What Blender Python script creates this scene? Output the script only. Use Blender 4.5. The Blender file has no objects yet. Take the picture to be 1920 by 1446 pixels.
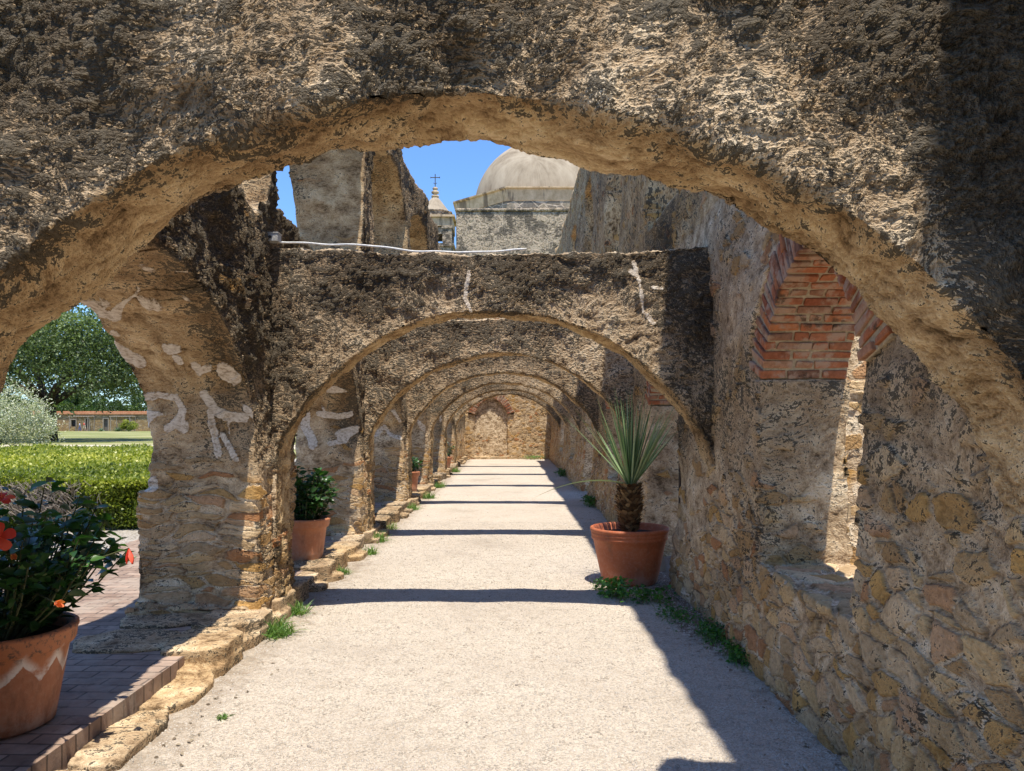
import bpy, bmesh, math, random
import numpy as np
from mathutils import Vector
random.seed(7); rng = np.random.default_rng(7)
S = bpy.context.scene; C = S.collection
PI = math.pi
# ------------------------------------------------------------------ basics
def tag(o, label=None, cat=None, group=None, kind=None):
    if label: o['label'] = label
    if cat: o['category'] = cat
    if group: o['group'] = group
    if kind: o['kind'] = kind
    return o
def empty(name, loc, label, cat, group=None):
    o = bpy.data.objects.new(name, None); C.objects.link(o); o.location = loc
    o.empty_display_size = .2
    return tag(o, label, cat, group)
def link(name, me, mat, parent=None, loc=(0, 0, 0)):
    """mesh in world coordinates; stored relative to its thing's base"""
    o = bpy.data.objects.new(name, me); C.objects.link(o)
    base = Vector(parent.location) if parent else Vector(loc)
    if parent and parent.parent: base = base + Vector(parent.parent.location)
    n = len(me.vertices); co = np.empty(n*3, np.float32); me.vertices.foreach_get('co', co)
    co = co.reshape(-1, 3) - np.array(base, np.float32); me.vertices.foreach_set('co', co.ravel())
    if parent: o.parent = parent
    else: o.location = base
    if mat:
        for m in (mat if isinstance(mat, (list, tuple)) else [mat]): me.materials.append(m)
    me.update()
    return o
def mesh_np(name, verts, faces_flat, loop_tot, smooth=False, attrs=None, mats=None):
    me = bpy.data.meshes.new(name)
    verts = np.asarray(verts, np.float32); nf = len(loop_tot)
    me.vertices.add(len(verts)); me.vertices.foreach_set('co', verts.ravel())
    me.loops.add(len(faces_flat)); me.loops.foreach_set('vertex_index', np.asarray(faces_flat, np.int32))
    me.polygons.add(nf)
    lt = np.asarray(loop_tot, np.int32); ls = np.concatenate([[0], np.cumsum(lt)[:-1]]).astype(np.int32)
    me.polygons.foreach_set('loop_start', ls)
    if mats is not None: me.polygons.foreach_set('material_index', np.asarray(mats, np.int32))
    me.update(calc_edges=True); me.validate()
    if smooth: me.polygons.foreach_set('use_smooth', np.ones(len(me.polygons), bool))
    for k, v in (attrs or {}).items():
        a = me.attributes.new(k, 'FLOAT', 'POINT'); a.data.foreach_set('value', np.asarray(v, np.float32))
    return me
class MB:
    def __init__(s): s.v = []; s.f = []; s.m = []
    def add(s, vs, fs, mi=0):
        b = len(s.v); s.v += [tuple(v) for v in vs]; s.f += [tuple(b+i for i in f) for f in fs]; s.m += [mi]*len(fs)
    def box(s, x0, x1, y0, y1, z0, z1, mi=0):
        s.add([(x0,y0,z0),(x1,y0,z0),(x1,y1,z0),(x0,y1,z0),(x0,y0,z1),(x1,y0,z1),(x1,y1,z1),(x0,y1,z1)],
              [(3,2,1,0),(4,5,6,7),(0,1,5,4),(1,2,6,5),(2,3,7,6),(3,0,4,7)], mi)
    def obox(s, c, a, b, d, mi=0, jit=0):
        c = Vector(c); a = Vector(a); b = Vector(b); d = Vector(d); vs = []
        for k in (-1, 1):
            for i, j in ((-1,-1),(1,-1),(1,1),(-1,1)):
                v = c+a*i+b*j+d*k
                if jit: v = v+Vector((random.uniform(-jit,jit),)*3)*.5+Vector((random.uniform(-jit,jit),random.uniform(-jit,jit),random.uniform(-jit,jit)))
                vs.append(v)
        s.add(vs, [(3,2,1,0),(4,5,6,7),(0,1,5,4),(1,2,6,5),(2,3,7,6),(3,0,4,7)], mi)
    def strip(s, smp, mi=0):
        """smp: list of (P_bottom_side0, P_top_side0, P_bottom_side1, P_top_side1)"""
        vs = [p for q in smp for p in q]; n = len(smp); f = []
        for j in range(n-1):
            a = 4*j; b = a+4
            f += [(a, a+1, b+1, b), (a+2, b+2, b+3, a+3), (a, b, b+2, a+2), (a+1, a+3, b+3, b+1)]
        f += [(0, 2, 3, 1), (4*n-4, 4*n-3, 4*n-1, 4*n-2)]
        s.add(vs, f, mi)
    def tube(s, pts, rad, seg=8, mi=0, cap=True):
        pts = [Vector(p) for p in pts]; n = len(pts)
        rad = rad if isinstance(rad, (list, tuple)) else [rad]*n; vs = []
        for i, p in enumerate(pts):
            t = (pts[min(i+1, n-1)]-pts[max(i-1, 0)]).normalized()
            u = t.cross(Vector((0,0,1)) if abs(t.z) < .9 else Vector((1,0,0))).normalized(); w = t.cross(u)
            vs += [p+(u*math.cos(2*PI*k/seg)+w*math.sin(2*PI*k/seg))*rad[i] for k in range(seg)]
        f = [(i*seg+k, i*seg+(k+1) % seg, (i+1)*seg+(k+1) % seg, (i+1)*seg+k) for i in range(n-1) for k in range(seg)]
        if cap: f += [tuple(range(seg-1, -1, -1)), tuple((n-1)*seg+k for k in range(seg))]
        s.add(vs, f, mi)
    def lathe(s, prof, c, seg=48, mi=0, ph=0):
        vs = [(c[0]+r*math.cos(ph+2*PI*k/seg), c[1]+r*math.sin(ph+2*PI*k/seg), c[2]+z) for r, z in prof for k in range(seg)]
        n = len(prof)
        f = [(i*seg+k, i*seg+(k+1) % seg, (i+1)*seg+(k+1) % seg, (i+1)*seg+k) for i in range(n-1) for k in range(seg)]
        s.add(vs, f, mi)
    def mesh(s, name, smooth=False):
        me = bpy.data.meshes.new(name); me.from_pydata(s.v, [], s.f); me.validate()
        bm = bmesh.new(); bm.from_mesh(me); bmesh.ops.recalc_face_normals(bm, faces=bm.faces); bm.to_mesh(me); bm.free()
        if len(me.polygons) == len(s.m): me.polygons.foreach_set('material_index', s.m)
        if smooth: me.polygons.foreach_set('use_smooth', np.ones(len(me.polygons), bool))
        me.update(); return me
    def obj(s, name, mat, parent=None, smooth=False, loc=(0,0,0)):
        return link(name, s.mesh(name, smooth), mat, parent, loc)
def wob(p, f, seed, k=7):
    r = np.random.default_rng(seed); o = np.zeros(len(p))
    for _ in range(k):
        d = r.normal(size=3); d *= f*r.uniform(.5, 1.6)/np.linalg.norm(d)
        o += np.sin(p@d+r.uniform(0, 6.28))
    return o/math.sqrt(k)
def ss(x, a, b):
    t = np.clip((x-a)/(b-a), 0, 1); return t*t*(3-2*t)
def remesh(mb, vox, wa=.012, wf=7., seed=1, deform=None):
    me = mb.mesh('tmp'); o = bpy.data.objects.new('tmp', me); C.objects.link(o)
    bm = bmesh.new(); bm.from_mesh(me); bmesh.ops.triangulate(bm, faces=bm.faces); bm.to_mesh(me); bm.free()
    m = o.modifiers.new('r', 'REMESH'); m.mode = 'VOXEL'; m.voxel_size = vox; m.use_smooth_shade = True
    dg = bpy.context.evaluated_depsgraph_get(); r = bpy.data.meshes.new_from_object(o.evaluated_get(dg))
    bpy.data.objects.remove(o); bpy.data.meshes.remove(me)
    co, no = geo(r)
    co = co+no*(wa*wob(co, wf, seed)+wa*.5*wob(co, wf*2.7, seed+9))[:, None]
    if deform: co = deform(co, no)
    r.vertices.foreach_set('co', co.astype(np.float32).ravel()); r.update()
    r.materials.clear()
    return r
def geo(me):
    n = len(me.vertices); co = np.empty(n*3, np.float32); me.vertices.foreach_get('co', co)
    no = np.empty(n*3, np.float32); me.vertex_normals.foreach_get('vector', no)
    return co.reshape(-1, 3).astype(float), no.reshape(-1, 3).astype(float)
def setattrs(me, fn, off=0):
    """fn(co,no) -> dict of a_amp,a_black,a_sof,a_stone,a_patch"""
    co, no = geo(me); d = dict(a_amp=1, a_black=.4, a_sof=0, a_stone=0, a_patch=0)
    d.update(fn(co, no))
    for k, v in d.items():
        a = me.attributes.new(k, 'FLOAT', 'POINT'); a.data.foreach_set('value', (np.zeros(len(co))+v).astype(np.float32))
    a = me.attributes.new('a_n1', 'FLOAT', 'POINT'); a.data.foreach_set('value', (.085*wob(co, 5., 401)+.055*wob(co, 13, 402)).astype(np.float32))
    wp = np.stack([wob(co, 12, 403+i)*.022+wob(co, 30, 406+i)*.009 for i in range(3)], 1)
    a = me.attributes.new('rest', 'FLOAT_VECTOR', 'POINT'); a.data.foreach_set('vector', (co+wp).astype(np.float32).ravel())
# ------------------------------------------------------------------ materials
class NT:
    def __init__(s, name):
        s.m = bpy.data.materials.new(name); s.m.use_nodes = True; s.t = s.m.node_tree; s.t.nodes.clear()
        s.out = s.t.nodes.new('ShaderNodeOutputMaterial')
    def set(s, sock, v):
        if isinstance(v, bpy.types.NodeSocket): s.t.links.new(v, sock)
        elif v is not None:
            if sock.type == 'RGBA' and len(v) == 3: v = (*v, 1)
            sock.default_value = v
    def n(s, typ, outs=0, props=None, **ins):
        nd = s.t.nodes.new('ShaderNode'+typ)
        for k, v in (props or {}).items(): setattr(nd, k, v)
        for k, v in ins.items():
            k = int(k[1:]) if k[0] == '_' and k[1:].isdigit() else k.replace('_', ' ')
            s.set(nd.inputs[k], v)
        return nd.outputs[outs]
    def attr(s, name, out='Fac'): return s.n('Attribute', out, dict(attribute_name=name))
    def noise(s, v, sc, det=4, ro=.5, dist=0, out=0): return s.n('TexNoise', out, None, Vector=v, Scale=sc, Detail=det, Roughness=ro, Distortion=dist)
    def vor(s, v, sc, feat='F1', out='Distance', rnd=1): return s.n('TexVoronoi', out, dict(feature=feat), Vector=v, Scale=sc, Randomness=rnd)
    def ma(s, op, a, b=0., c=0.): return s.n('Math', 0, dict(operation=op), _0=a, _1=b, _2=c)
    def mul(s, v, sc): return s.n('VectorMath', 0, dict(operation='MULTIPLY'), _0=v, _1=sc)
    def add(s, a, b): return s.n('VectorMath', 0, dict(operation='ADD'), _0=a, _1=b)
    def ss(s, x, a, b, lo=0., hi=1.):
        return s.n('MapRange', 0, dict(interpolation_type='SMOOTHSTEP'), _0=x, _1=a, _2=b, _3=lo, _4=hi)
    def lin(s, x, a, b, lo=0., hi=1.): return s.n('MapRange', 0, None, _0=x, _1=a, _2=b, _3=lo, _4=hi)
    def mix(s, f, a, b, bt='MIX'):
        nd = s.t.nodes.new('ShaderNodeMix'); nd.data_type = 'RGBA'; nd.blend_type = bt
        s.set(nd.inputs[0], f); s.set(nd.inputs[6], a); s.set(nd.inputs[7], b); return nd.outputs[2]
    def ramp(s, x, stops):
        nd = s.t.nodes.new('ShaderNodeValToRGB'); cr = nd.color_ramp
        while len(cr.elements) < len(stops): cr.elements.new(.5)
        for e, (p, c) in zip(cr.elements, stops): e.position = p; e.color = (*c, 1)
        s.set(nd.inputs[0], x); return nd.outputs[0]
    def bsdf(s, col, rough=.9, bump=None, bd=.01, spec=.3, **kw):
        nd = s.t.nodes.new('ShaderNodeBsdfPrincipled'); s.set(nd.inputs['Base Color'], col)
        s.set(nd.inputs['Roughness'], rough); s.set(nd.inputs['Specular IOR Level'], spec)
        for k, v in kw.items(): s.set(nd.inputs[k.replace('_', ' ')], v)
        if bump is not None: s.set(nd.inputs['Normal'], s.n('Bump', 0, None, Height=bump, Distance=bd, Strength=1.))
        s.t.links.new(nd.outputs[0], s.out.inputs[0]); return s.m
def P(nt): return nt.n('NewGeometry', 'Position')
def OC(nt): return nt.n('TexCoord', 'Object')

def masonry(name, streak=False, far=False, ledge=False):
    t = NT(name); p = t.attr('rest', 'Vector')
    amp, blk, sof, stn, pat, n1 = [t.attr(k) for k in ('a_amp', 'a_black', 'a_sof', 'a_stone', 'a_patch', 'a_n1')]
    ps = t.mul(p, (1, 1, .35)) if streak else p
    n2 = t.noise(t.mul(ps, (1, 1, 1.35)), 6., 4, .66)
    n3 = t.noise(t.mul(ps, (1, 1, 2.4 if ledge else 1.5)), 27, 2 if far else 4, .72, .15)
    n4 = n3 if far else t.noise(p, 110, 2, .7)
    # rubble stones
    sv = t.mul(p, (.62, .62, 3.0) if ledge else (1, 1, 1.9))
    ce = t.n('TexVoronoi', 'Distance', dict(feature='DISTANCE_TO_EDGE'), Vector=sv, Scale=5.4)
    cc = t.n('TexVoronoi', 'Color', dict(feature='F1'), Vector=sv, Scale=5.4)
    rnd = t.n('SeparateColor', 0, None, Color=cc); rnd2 = t.n('SeparateColor', 1, None, Color=cc)
    sel = t.ma('ADD', t.ma('ADD', stn, t.ma('MULTIPLY', n1, 1.3)), t.ma('MULTIPLY', t.ma('SUBTRACT', rnd2, .5), .75))
    sm = t.ma('MULTIPLY', t.ss(t.ma('ADD', ce, t.ma('MULTIPLY', t.ma('SUBTRACT', n3, .5), .09)), .045, .10), t.ss(sel, .5, .60))
    # colours
    mx = t.ma('ADD', t.ma('MULTIPLY', n2, .5), t.ma('ADD', t.ma('MULTIPLY', n3, .35), t.ma('MULTIPLY', n4, .15)))
    plaster = t.ramp(mx, [(.38, (.12, .08, .048)), (.45, (.33, .235, .145)), (.52, (.57, .43, .28)), (.59, (.82, .68, .49))])
    ochre = t.ramp(mx, [(.38, (.10, .062, .03)), (.45, (.30, .19, .095)), (.52, (.52, .36, .19)), (.60, (.76, .58, .35))])
    scol = t.ramp(rnd, [(0., (.56, .34, .12)), (.22, (.40, .25, .115)), (.42, (.60, .42, .21)), (.6, (.42, .30, .17)), (.78, (.66, .49, .29)), (.95, (.44, .22, .10))])
    scol = t.mix(1., scol, t.ramp(t.ma('ADD', t.ma('MULTIPLY', n3, .6), t.ma('MULTIPLY', n2, .4)), [(.36, (.55, .5, .45)), (.6, (1.15, 1.12, 1.1))]), 'MULTIPLY')
    col = t.mix(sof, plaster, ochre)
    col = t.mix(sm, col, scol)
    bk = t.ma('ADD', t.ma('ADD', blk, t.ma('MULTIPLY', t.ma('SUBTRACT', n2, .5), 1.4)),
              t.ma('ADD', t.ma('MULTIPLY', t.ma('SUBTRACT', n3, .5), 2.7), t.ma('MULTIPLY', n1, 1.2)))
    if not far: bk = t.ma('ADD', bk, t.ma('MULTIPLY', t.ma('SUBTRACT', n4, .5), 1.5))
    bm = t.ss(bk, .45, .62)
    dark = t.ramp(n4, [(.38, (.012, .010, .008)), (.62, (.062, .050, .036))])
    col = t.mix(t.ma('MULTIPLY', bm, .9), col, dark)
    # pale mortar repairs
    pm = t.ma('MULTIPLY', t.ss(t.ma('ADD', pat, t.ma('ADD', t.ma('MULTIPLY', t.ma('SUBTRACT', n2, .5), .22), t.ma('MULTIPLY', t.ma('SUBTRACT', n3, .5), .16))), .48, .52), 1.)
    col = t.mix(pm, col, t.ramp(n3, [(.36, (.30, .23, .16)), (.46, (.54, .44, .34)), (.6, (.70, .61, .50))]))
    # relief
    rg = t.ss(n1, -.16, .14, .35, 1.15)
    h = t.ma('ADD', t.ma('MULTIPLY', t.ma('SUBTRACT', n2, .5), .095), t.ma('MULTIPLY', t.ma('MULTIPLY', t.ma('SUBTRACT', n3, .5), rg), .072))
    if not far: h = t.ma('ADD', h, t.ma('MULTIPLY', t.ma('SUBTRACT', n4, .5), .015))
    h = t.ma('MULTIPLY', h, t.ma('MULTIPLY', amp, t.lin(pm, 0, 1, 1, .3)))
    h = t.ma('ADD', h, t.ma('MULTIPLY', sm, .014 if ledge else .019)); h = t.ma('ADD', h, t.ma('MULTIPLY', pm, .010))
    t.bsdf(col, .95, spec=.12)
    d = t.n('Displacement', 0, None, Height=h, Midlevel=0., Scale=1.)
    t.t.links.new(d, t.out.inputs['Displacement'])
    t.m.displacement_method = 'BOTH'
    return t.m
M = {}
M['masonry'] = masonry('weathered masonry'); M['streaked'] = masonry('rain streaked masonry', True, True); M['masonry_far'] = masonry('distant masonry', False, True)
M['ledge'] = masonry('ledge stone masonry', False, False, True); M['ledge_far'] = masonry('distant ledge masonry', False, True, True)

t = NT('path gravel'); p = P(t)
g1 = t.noise(p, .9, 4, .55); g2 = t.vor(p, 120, out='Distance'); gc = t.n('SeparateColor', 0, None, Color=t.n('TexVoronoi', 'Color', None, Vector=p, Scale=120.))
g3 = t.noise(p, 240, 3, .75); g5 = t.noise(p, 12, 5, .6)
col = t.ramp(g1, [(.3, (.42, .355, .285)), (.42, (.53, .455, .37)), (.7, (.60, .52, .425))])
col = t.mix(t.ss(gc, .2, 1, 0, .6), col, (.24, .19, .145)); col = t.mix(t.ss(g3, .52, .66, 0, .65), col, (.66, .60, .52))
col = t.mix(t.ss(g5, .52, .68, 0, .32), col, (.34, .27, .20)); col = t.mix(t.ss(t.noise(p, 2.6, 6, .7, .6), .56, .66, 0, .25), col, (.30, .24, .18))
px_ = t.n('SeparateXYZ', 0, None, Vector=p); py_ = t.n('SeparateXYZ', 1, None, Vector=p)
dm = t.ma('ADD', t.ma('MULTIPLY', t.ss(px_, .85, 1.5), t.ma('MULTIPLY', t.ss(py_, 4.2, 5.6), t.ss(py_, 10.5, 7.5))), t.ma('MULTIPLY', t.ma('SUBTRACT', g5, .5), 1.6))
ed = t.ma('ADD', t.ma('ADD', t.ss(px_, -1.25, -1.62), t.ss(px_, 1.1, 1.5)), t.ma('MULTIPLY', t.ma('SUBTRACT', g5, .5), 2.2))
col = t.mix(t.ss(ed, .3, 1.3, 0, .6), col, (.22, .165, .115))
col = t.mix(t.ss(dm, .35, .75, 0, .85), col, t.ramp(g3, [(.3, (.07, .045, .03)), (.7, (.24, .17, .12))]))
h = t.ma('ADD', t.ma('MULTIPLY', g2, -.6), t.ma('ADD', t.ma('MULTIPLY', g3, .5), t.ma('MULTIPLY', g5, 2.5)))
M['path'] = t.bsdf(col, .95, h, .006, spec=.1)
t = NT('bare soil'); p = P(t); g = t.noise(p, 9, 6, .7)
M['soil'] = t.bsdf(t.ramp(g, [(.35, (.06, .04, .028)), (.65, (.19, .135, .09))]), .95, t.noise(p, 60, 6, .7), .02, spec=.1)
t = NT('gravel bed'); p = P(t); gc = t.n('SeparateColor', 0, None, Color=t.n('TexVoronoi', 'Color', None, Vector=p, Scale=45.))
M['gravel'] = t.bsdf(t.ramp(gc, [(0, (.24, .21, .17)), (1, (.55, .49, .42))]), .95, t.vor(p, 45), -.02, spec=.1)
t = NT('brick paving'); p = P(t); pr = t.n('VectorRotate', 0, dict(rotation_type='Z_AXIS'), Vector=p, Angle=0.03)
pw = t.add(pr, t.mul(t.noise(p, 6, 2, .5, out=1), (.012, .012, 0)))
bc = t.n('TexBrick', 'Color', dict(offset=.5), Vector=pw, Color1=(.26, .18, .135, 1), Color2=(.40, .30, .235, 1), Mortar=(.13, .10, .08, 1), Scale=1., Mortar_Size=.006, Brick_Width=.21, Row_Height=.105, Bias=0., Mortar_Smooth=.3)
bf = t.n('TexBrick', 'Fac', dict(offset=.5), Vector=pw, Scale=1., Mortar_Size=.006, Brick_Width=.21, Row_Height=.105, Mortar_Smooth=.3)
n2 = t.noise(p, 7, 6, .65); col = t.mix(1., bc, t.ramp(n2, [(.3, (.62, .6, .6)), (.7, (1.2, 1.18, 1.15))]), 'MULTIPLY')
col = t.mix(t.ss(t.noise(p, 2.2, 6, .7), .48, .62, 0, .7), col, (.36, .29, .23)); col = t.mix(t.ss(t.noise(p, 9, 6, .7), .56, .68, 0, .6), col, (.10, .08, .06))
M['paving'] = t.bsdf(col, .85, t.ma('ADD', t.ma('MULTIPLY', bf, -1.), t.ma('MULTIPLY', t.noise(p, 50, 5, .7), .5)), .006, spec=.2)
t = NT('lawn grass'); p = P(t)
n1 = t.noise(t.mul(p, (1, 1.8, 1)), .12, 6, .6); n2 = t.noise(p, 6, 5, .7)
col = t.ramp(t.ma('ADD', t.ma('MULTIPLY', n1, .75), t.ma('MULTIPLY', n2, .25)), [(.38, (.13, .16, .05)), (.5, (.24, .25, .09)), (.62, (.42, .37, .20))])
M['lawn'] = t.bsdf(col, .95, t.noise(p, 40, 4, .7), .03, spec=.1)
t = NT('dry dirt'); p = P(t)
M['dirt'] = t.bsdf(t.ramp(t.noise(p, .8, 6, .6), [(.35, (.42, .36, .24)), (.65, (.58, .51, .38))]), .95, spec=.1)
def leafmat(name, c0, c1, c2, rough=.45, tr=.25, spec=.4):
    t = NT(name); a = t.attr('lv'); col = t.ramp(a, [(0, c0), (.5, c1), (1, c2)])
    b = t.n('BsdfPrincipled', 0, None, Base_Color=col, Roughness=rough, Specular_IOR_Level=spec)
    tl = t.n('BsdfTranslucent', 0, None, Color=t.mix(1., col, (1.3, 1.5, .6), 'MULTIPLY'))
    t.t.links.new(t.n('MixShader', 0, None, _0=tr, _1=b, _2=tl), t.out.inputs[0]); return t.m
M['hib'] = leafmat('hibiscus leaf', (.012, .035, .010), (.03, .085, .018), (.08, .20, .03), .35, .2, .5)
M['oak'] = leafmat('oak leaf', (.035, .055, .022), (.10, .14, .048), (.22, .28, .11), .5, .25)
M['belt'] = leafmat('distant leaf', (.04, .07, .02), (.08, .14, .035), (.16, .22, .06), .6, .25)
M['hedge'] = leafmat('boxwood leaf', (.07, .10, .018), (.24, .28, .035), (.50, .48, .08), .4, .3, .4)
M['silver'] = leafmat('silver leaf', (.26, .26, .17), (.44, .45, .32), (.64, .64, .50), .7, .2, .2)
M['weed'] = leafmat('weed leaf', (.03, .09, .015), (.07, .20, .03), (.16, .34, .06), .5, .3)
M['grass'] = leafmat('grass blade', (.06, .13, .025), (.13, .25, .05), (.34, .36, .14), .5, .3)
M['yucca'] = leafmat('yucca blade', (.04, .09, .035), (.10, .19, .07), (.42, .50, .26), .4, .1, .5)
M['agave'] = leafmat('agave blade', (.08, .12, .07), (.15, .22, .12), (.25, .33, .2), .5, .1)
M['dryleaf'] = leafmat('dry twig', (.12, .09, .06), (.22, .17, .12), (.34, .28, .2), .9, .1)
M['petal'] = leafmat('red petal', (.55, .03, .015), (.75, .06, .03), (.85, .12, .05), .5, .3)
M['petal2'] = leafmat('salmon petal', (.75, .18, .08), (.8, .25, .12), (.85, .35, .12), .5, .3)
def simple(name, c0, c1, sc=8, rough=.8, bd=.01, spec=.2, st=(1,1,1), **kw):
    t = NT(name); p = t.mul(OC(t), st); n = t.noise(p, sc, 6, .65)
    return t.bsdf(t.ramp(n, [(.35, c0), (.65, c1)]), rough, n, bd, spec, **kw)
M['bark'] = simple('bark', (.035, .028, .02), (.12, .095, .07), 6, .95, .05, .1, (1,1,.3))
M['stem'] = simple('green stem', (.05, .06, .025), (.12, .12, .05), 20)
M['core'] = simple('hedge shade', (.015, .025, .008), (.03, .05, .012), 5)
M['wood'] = simple('grey timber', (.22, .18, .14), (.40, .34, .27), 12, .85, .004, .1, (1,1,.15))
M['door'] = simple('door wood', (.10, .085, .07), (.2, .17, .14), 8)
M['darkglass'] = simple('dark opening', (.02, .02, .02), (.05, .045, .04), 3, .4)
M['tile'] = simple('roof tile', (.42, .17, .08), (.6, .30, .16), 3)
M['cable'] = simple('white cable', (.62, .6, .56), (.75, .73, .7), 30, .5)
M['box'] = simple('grey plastic', (.34, .32, .29), (.45, .43, .4), 20, .5)
M['dark_metal'] = simple('dark metal', (.035, .03, .03), (.08, .06, .05), 20, .6)
M['iron'] = simple('iron', (.05, .05, .05), (.1, .1, .1), 20, .6)
M['iron_cross'] = M['iron']
M['pebble'] = simple('pebble', (.14, .12, .10), (.36, .31, .26), 3, .9)
M['palegrain'] = simple('pale grain', (.30, .26, .21), (.56, .50, .43), 9, .9)
M['trunk'] = simple('yucca trunk', (.05, .03, .018), (.20, .12, .06), 22, .9, .01, .1)
M['stubs'] = leafmat('leaf base', (.05, .028, .015), (.15, .085, .04), (.36, .24, .12), .9, 0, .1)
M['pot_soil'] = simple('potting soil', (.018, .013, .01), (.07, .05, .035), 40, .95, .03)
M['skin'] = simple('skin', (.42, .26, .18), (.5, .32, .22), 5, .6)
M['hair'] = simple('hair', (.06, .04, .03), (.12, .09, .07), 5, .7)
M['shirt_blue'] = simple('pale blue shirt', (.42, .5, .68), (.55, .62, .78), 4)
M['jeans'] = simple('blue trousers', (.08, .12, .3), (.13, .18, .4), 4)
M['shirt_red'] = simple('red shirt', (.62, .06, .05), (.72, .1, .07), 4)
M['shorts'] = simple('beige shorts', (.5, .42, .32), (.6, .52, .42), 4)
def terra(name, c0, c1, scallop=False, shine=.5):
    t = NT(name); o = OC(t); n = t.noise(o, 5, 6, .6); n2 = t.noise(o, 40, 5, .7)
    col = t.mix(t.ss(n2, .45, .7, 0, .25), t.ramp(n, [(.3, c0), (.7, c1)]), (.5, .3, .2))
    x = t.n('SeparateXYZ', 0, None, Vector=o); y = t.n('SeparateXYZ', 1, None, Vector=o); z = t.n('SeparateXYZ', 2, None, Vector=o)
    if scallop:
        ang = t.ma('MULTIPLY', t.ma('ARCTAN2', y, x), 11/(2*PI))
        zig = t.ma('ABSOLUTE', t.ma('SUBTRACT', t.ma('FRACT', t.ma('ADD', ang, t.ma('MULTIPLY', n, .35))), .5))
        zb = t.ma('ADD', t.ma('MULTIPLY', zig, .17), t.ma('ADD', t.ma('MULTIPLY', n2, .03), .205))
        dd = t.ma('SUBTRACT', z, zb)
        band = t.ma('MULTIPLY', t.ss(dd, -.002, .006), t.ss(dd, .075, .01))
        upper = t.ss(dd, 0, .01); col = t.mix(t.ma('MULTIPLY', upper, .5), col, (.50, .17, .06))
        col = t.mix(t.ma('MULTIPLY', band, t.ss(t.noise(o, 9, 5, .6), .30, .46, 0, 1.)), col, (.74, .62, .54))
        rim = t.ma('MULTIPLY', t.ss(z, .30, .36), t.ss(n2, .5, .62)); col = t.mix(t.ma('MULTIPLY', rim, .8), col, (.07, .045, .035))
    low = t.ma('MULTIPLY', t.ss(z, .16, .0), t.ss(t.noise(o, 11, 6, .7), .4, .6)); col = t.mix(t.ma('MULTIPLY', low, .6), col, (.58, .42, .32))
    col = t.mix(t.ss(t.noise(t.mul(o, (1, 1, .3)), 7, 6, .7), .55, .7, 0, .5), col, (.16, .07, .04))
    return t.bsdf(col, .62, t.ma('ADD', n, t.ma('MULTIPLY', n2, .4)), .003, .35)
M['terra_old'] = terra('faded terracotta', (.36, .13, .06), (.50, .20, .10), True)
M['terra'] = terra('terracotta', (.44, .16, .075), (.56, .235, .12))
M['terra_dark'] = terra('dark terracotta', (.38, .095, .035), (.48, .14, .055))
t = NT('red brick'); o = P(t); r = t.n('NewGeometry', 'Random Per Island')
col = t.ramp(r, [(0, (.37, .115, .05)), (.25, (.43, .17, .085)), (.45, (.28, .09, .045)), (.62, (.46, .25, .15)), (.8, (.18, .09, .06)), (1, (.48, .18, .075))])
n = t.noise(o, 30, 6, .7); col = t.mix(1., col, t.ramp(n, [(.3, (.6, .55, .5)), (.65, (1.15, 1.1, 1.05))]), 'MULTIPLY')
col = t.mix(t.ss(t.noise(o, 7, 6, .7), .46, .6, 0, .8), col, (.42, .29, .20)); col = t.mix(t.ss(t.noise(o, 5, 5, .7), .42, .34, 0, .8), col, (.06, .045, .03))
M['brick'] = t.bsdf(col, .9, n, .008, spec=.1)
t = NT('lime mortar'); o = P(t); n = t.noise(o, 40, 6, .7)
M['mortar'] = t.bsdf(t.ramp(n, [(.3, (.30, .23, .15)), (.7, (.58, .46, .31))]), .95, n, .012, spec=.1)
t = NT('dome plaster'); o = OC(t)
x = t.n('SeparateXYZ', 0, None, Vector=o); y = t.n('SeparateXYZ', 1, None, Vector=o); z = t.n('SeparateXYZ', 2, None, Vector=o)
an = t.ma('ARCTAN2', y, x); cv = t.n('CombineXYZ', 0, None, X=t.ma('MULTIPLY', an, 9.), Y=t.ma('MULTIPLY', z, .35), Z=0.)
n = t.ma('ADD', t.ma('MULTIPLY', t.noise(cv, 1.2, 6, .65), .3), t.ma('MULTIPLY', t.noise(t.mul(o, (1, 1, .4)), .9, 7, .7), .7))
M['dome'] = t.bsdf(t.ramp(n, [(.34, (.22, .17, .115)), (.5, (.37, .30, .215)), (.66, (.46, .38, .28))]), .9, n, .03, spec=.1)
def stonewall(name, sc, c, mort, ed=.06, flat=1.6, blk=.0, bd=.05):
    t = NT(name); p = P(t); pw = t.add(p, t.mul(t.noise(p, 1.2*sc, 2, .5, out=1), (.15/sc,)*3)); pm = t.mul(pw, (1, 1, flat))
    e = t.n('TexVoronoi', 'Distance', dict(feature='DISTANCE_TO_EDGE'), Vector=pm, Scale=sc*1.)
    r = t.n('SeparateColor', 0, None, Color=t.n('TexVoronoi', 'Color', None, Vector=pm, Scale=sc*1.))
    n = t.noise(p, 3*sc, 6, .65); m = t.ss(e, ed*.5, ed)
    col = t.mix(m, mort, t.ramp(r, [(i/(len(c)-1), k) for i, k in enumerate(c)]))
    col = t.mix(1., col, t.ramp(n, [(.3, (.6, .6, .6)), (.65, (1.15, 1.15, 1.15))]), 'MULTIPLY')
    if blk: col = t.mix(t.ss(t.noise(p, .5*sc, 6, .75), .62-blk, .72-blk, 0, .8), col, (.07, .062, .05))
    return t.bsdf(col, .95, t.ma('ADD', m, n), bd, spec=.1)
M['farstone'] = stonewall('granary stone', 2.2, [(.40, .27, .12), (.30, .2, .1), (.5, .38, .22)], (.28, .21, .14))
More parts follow.
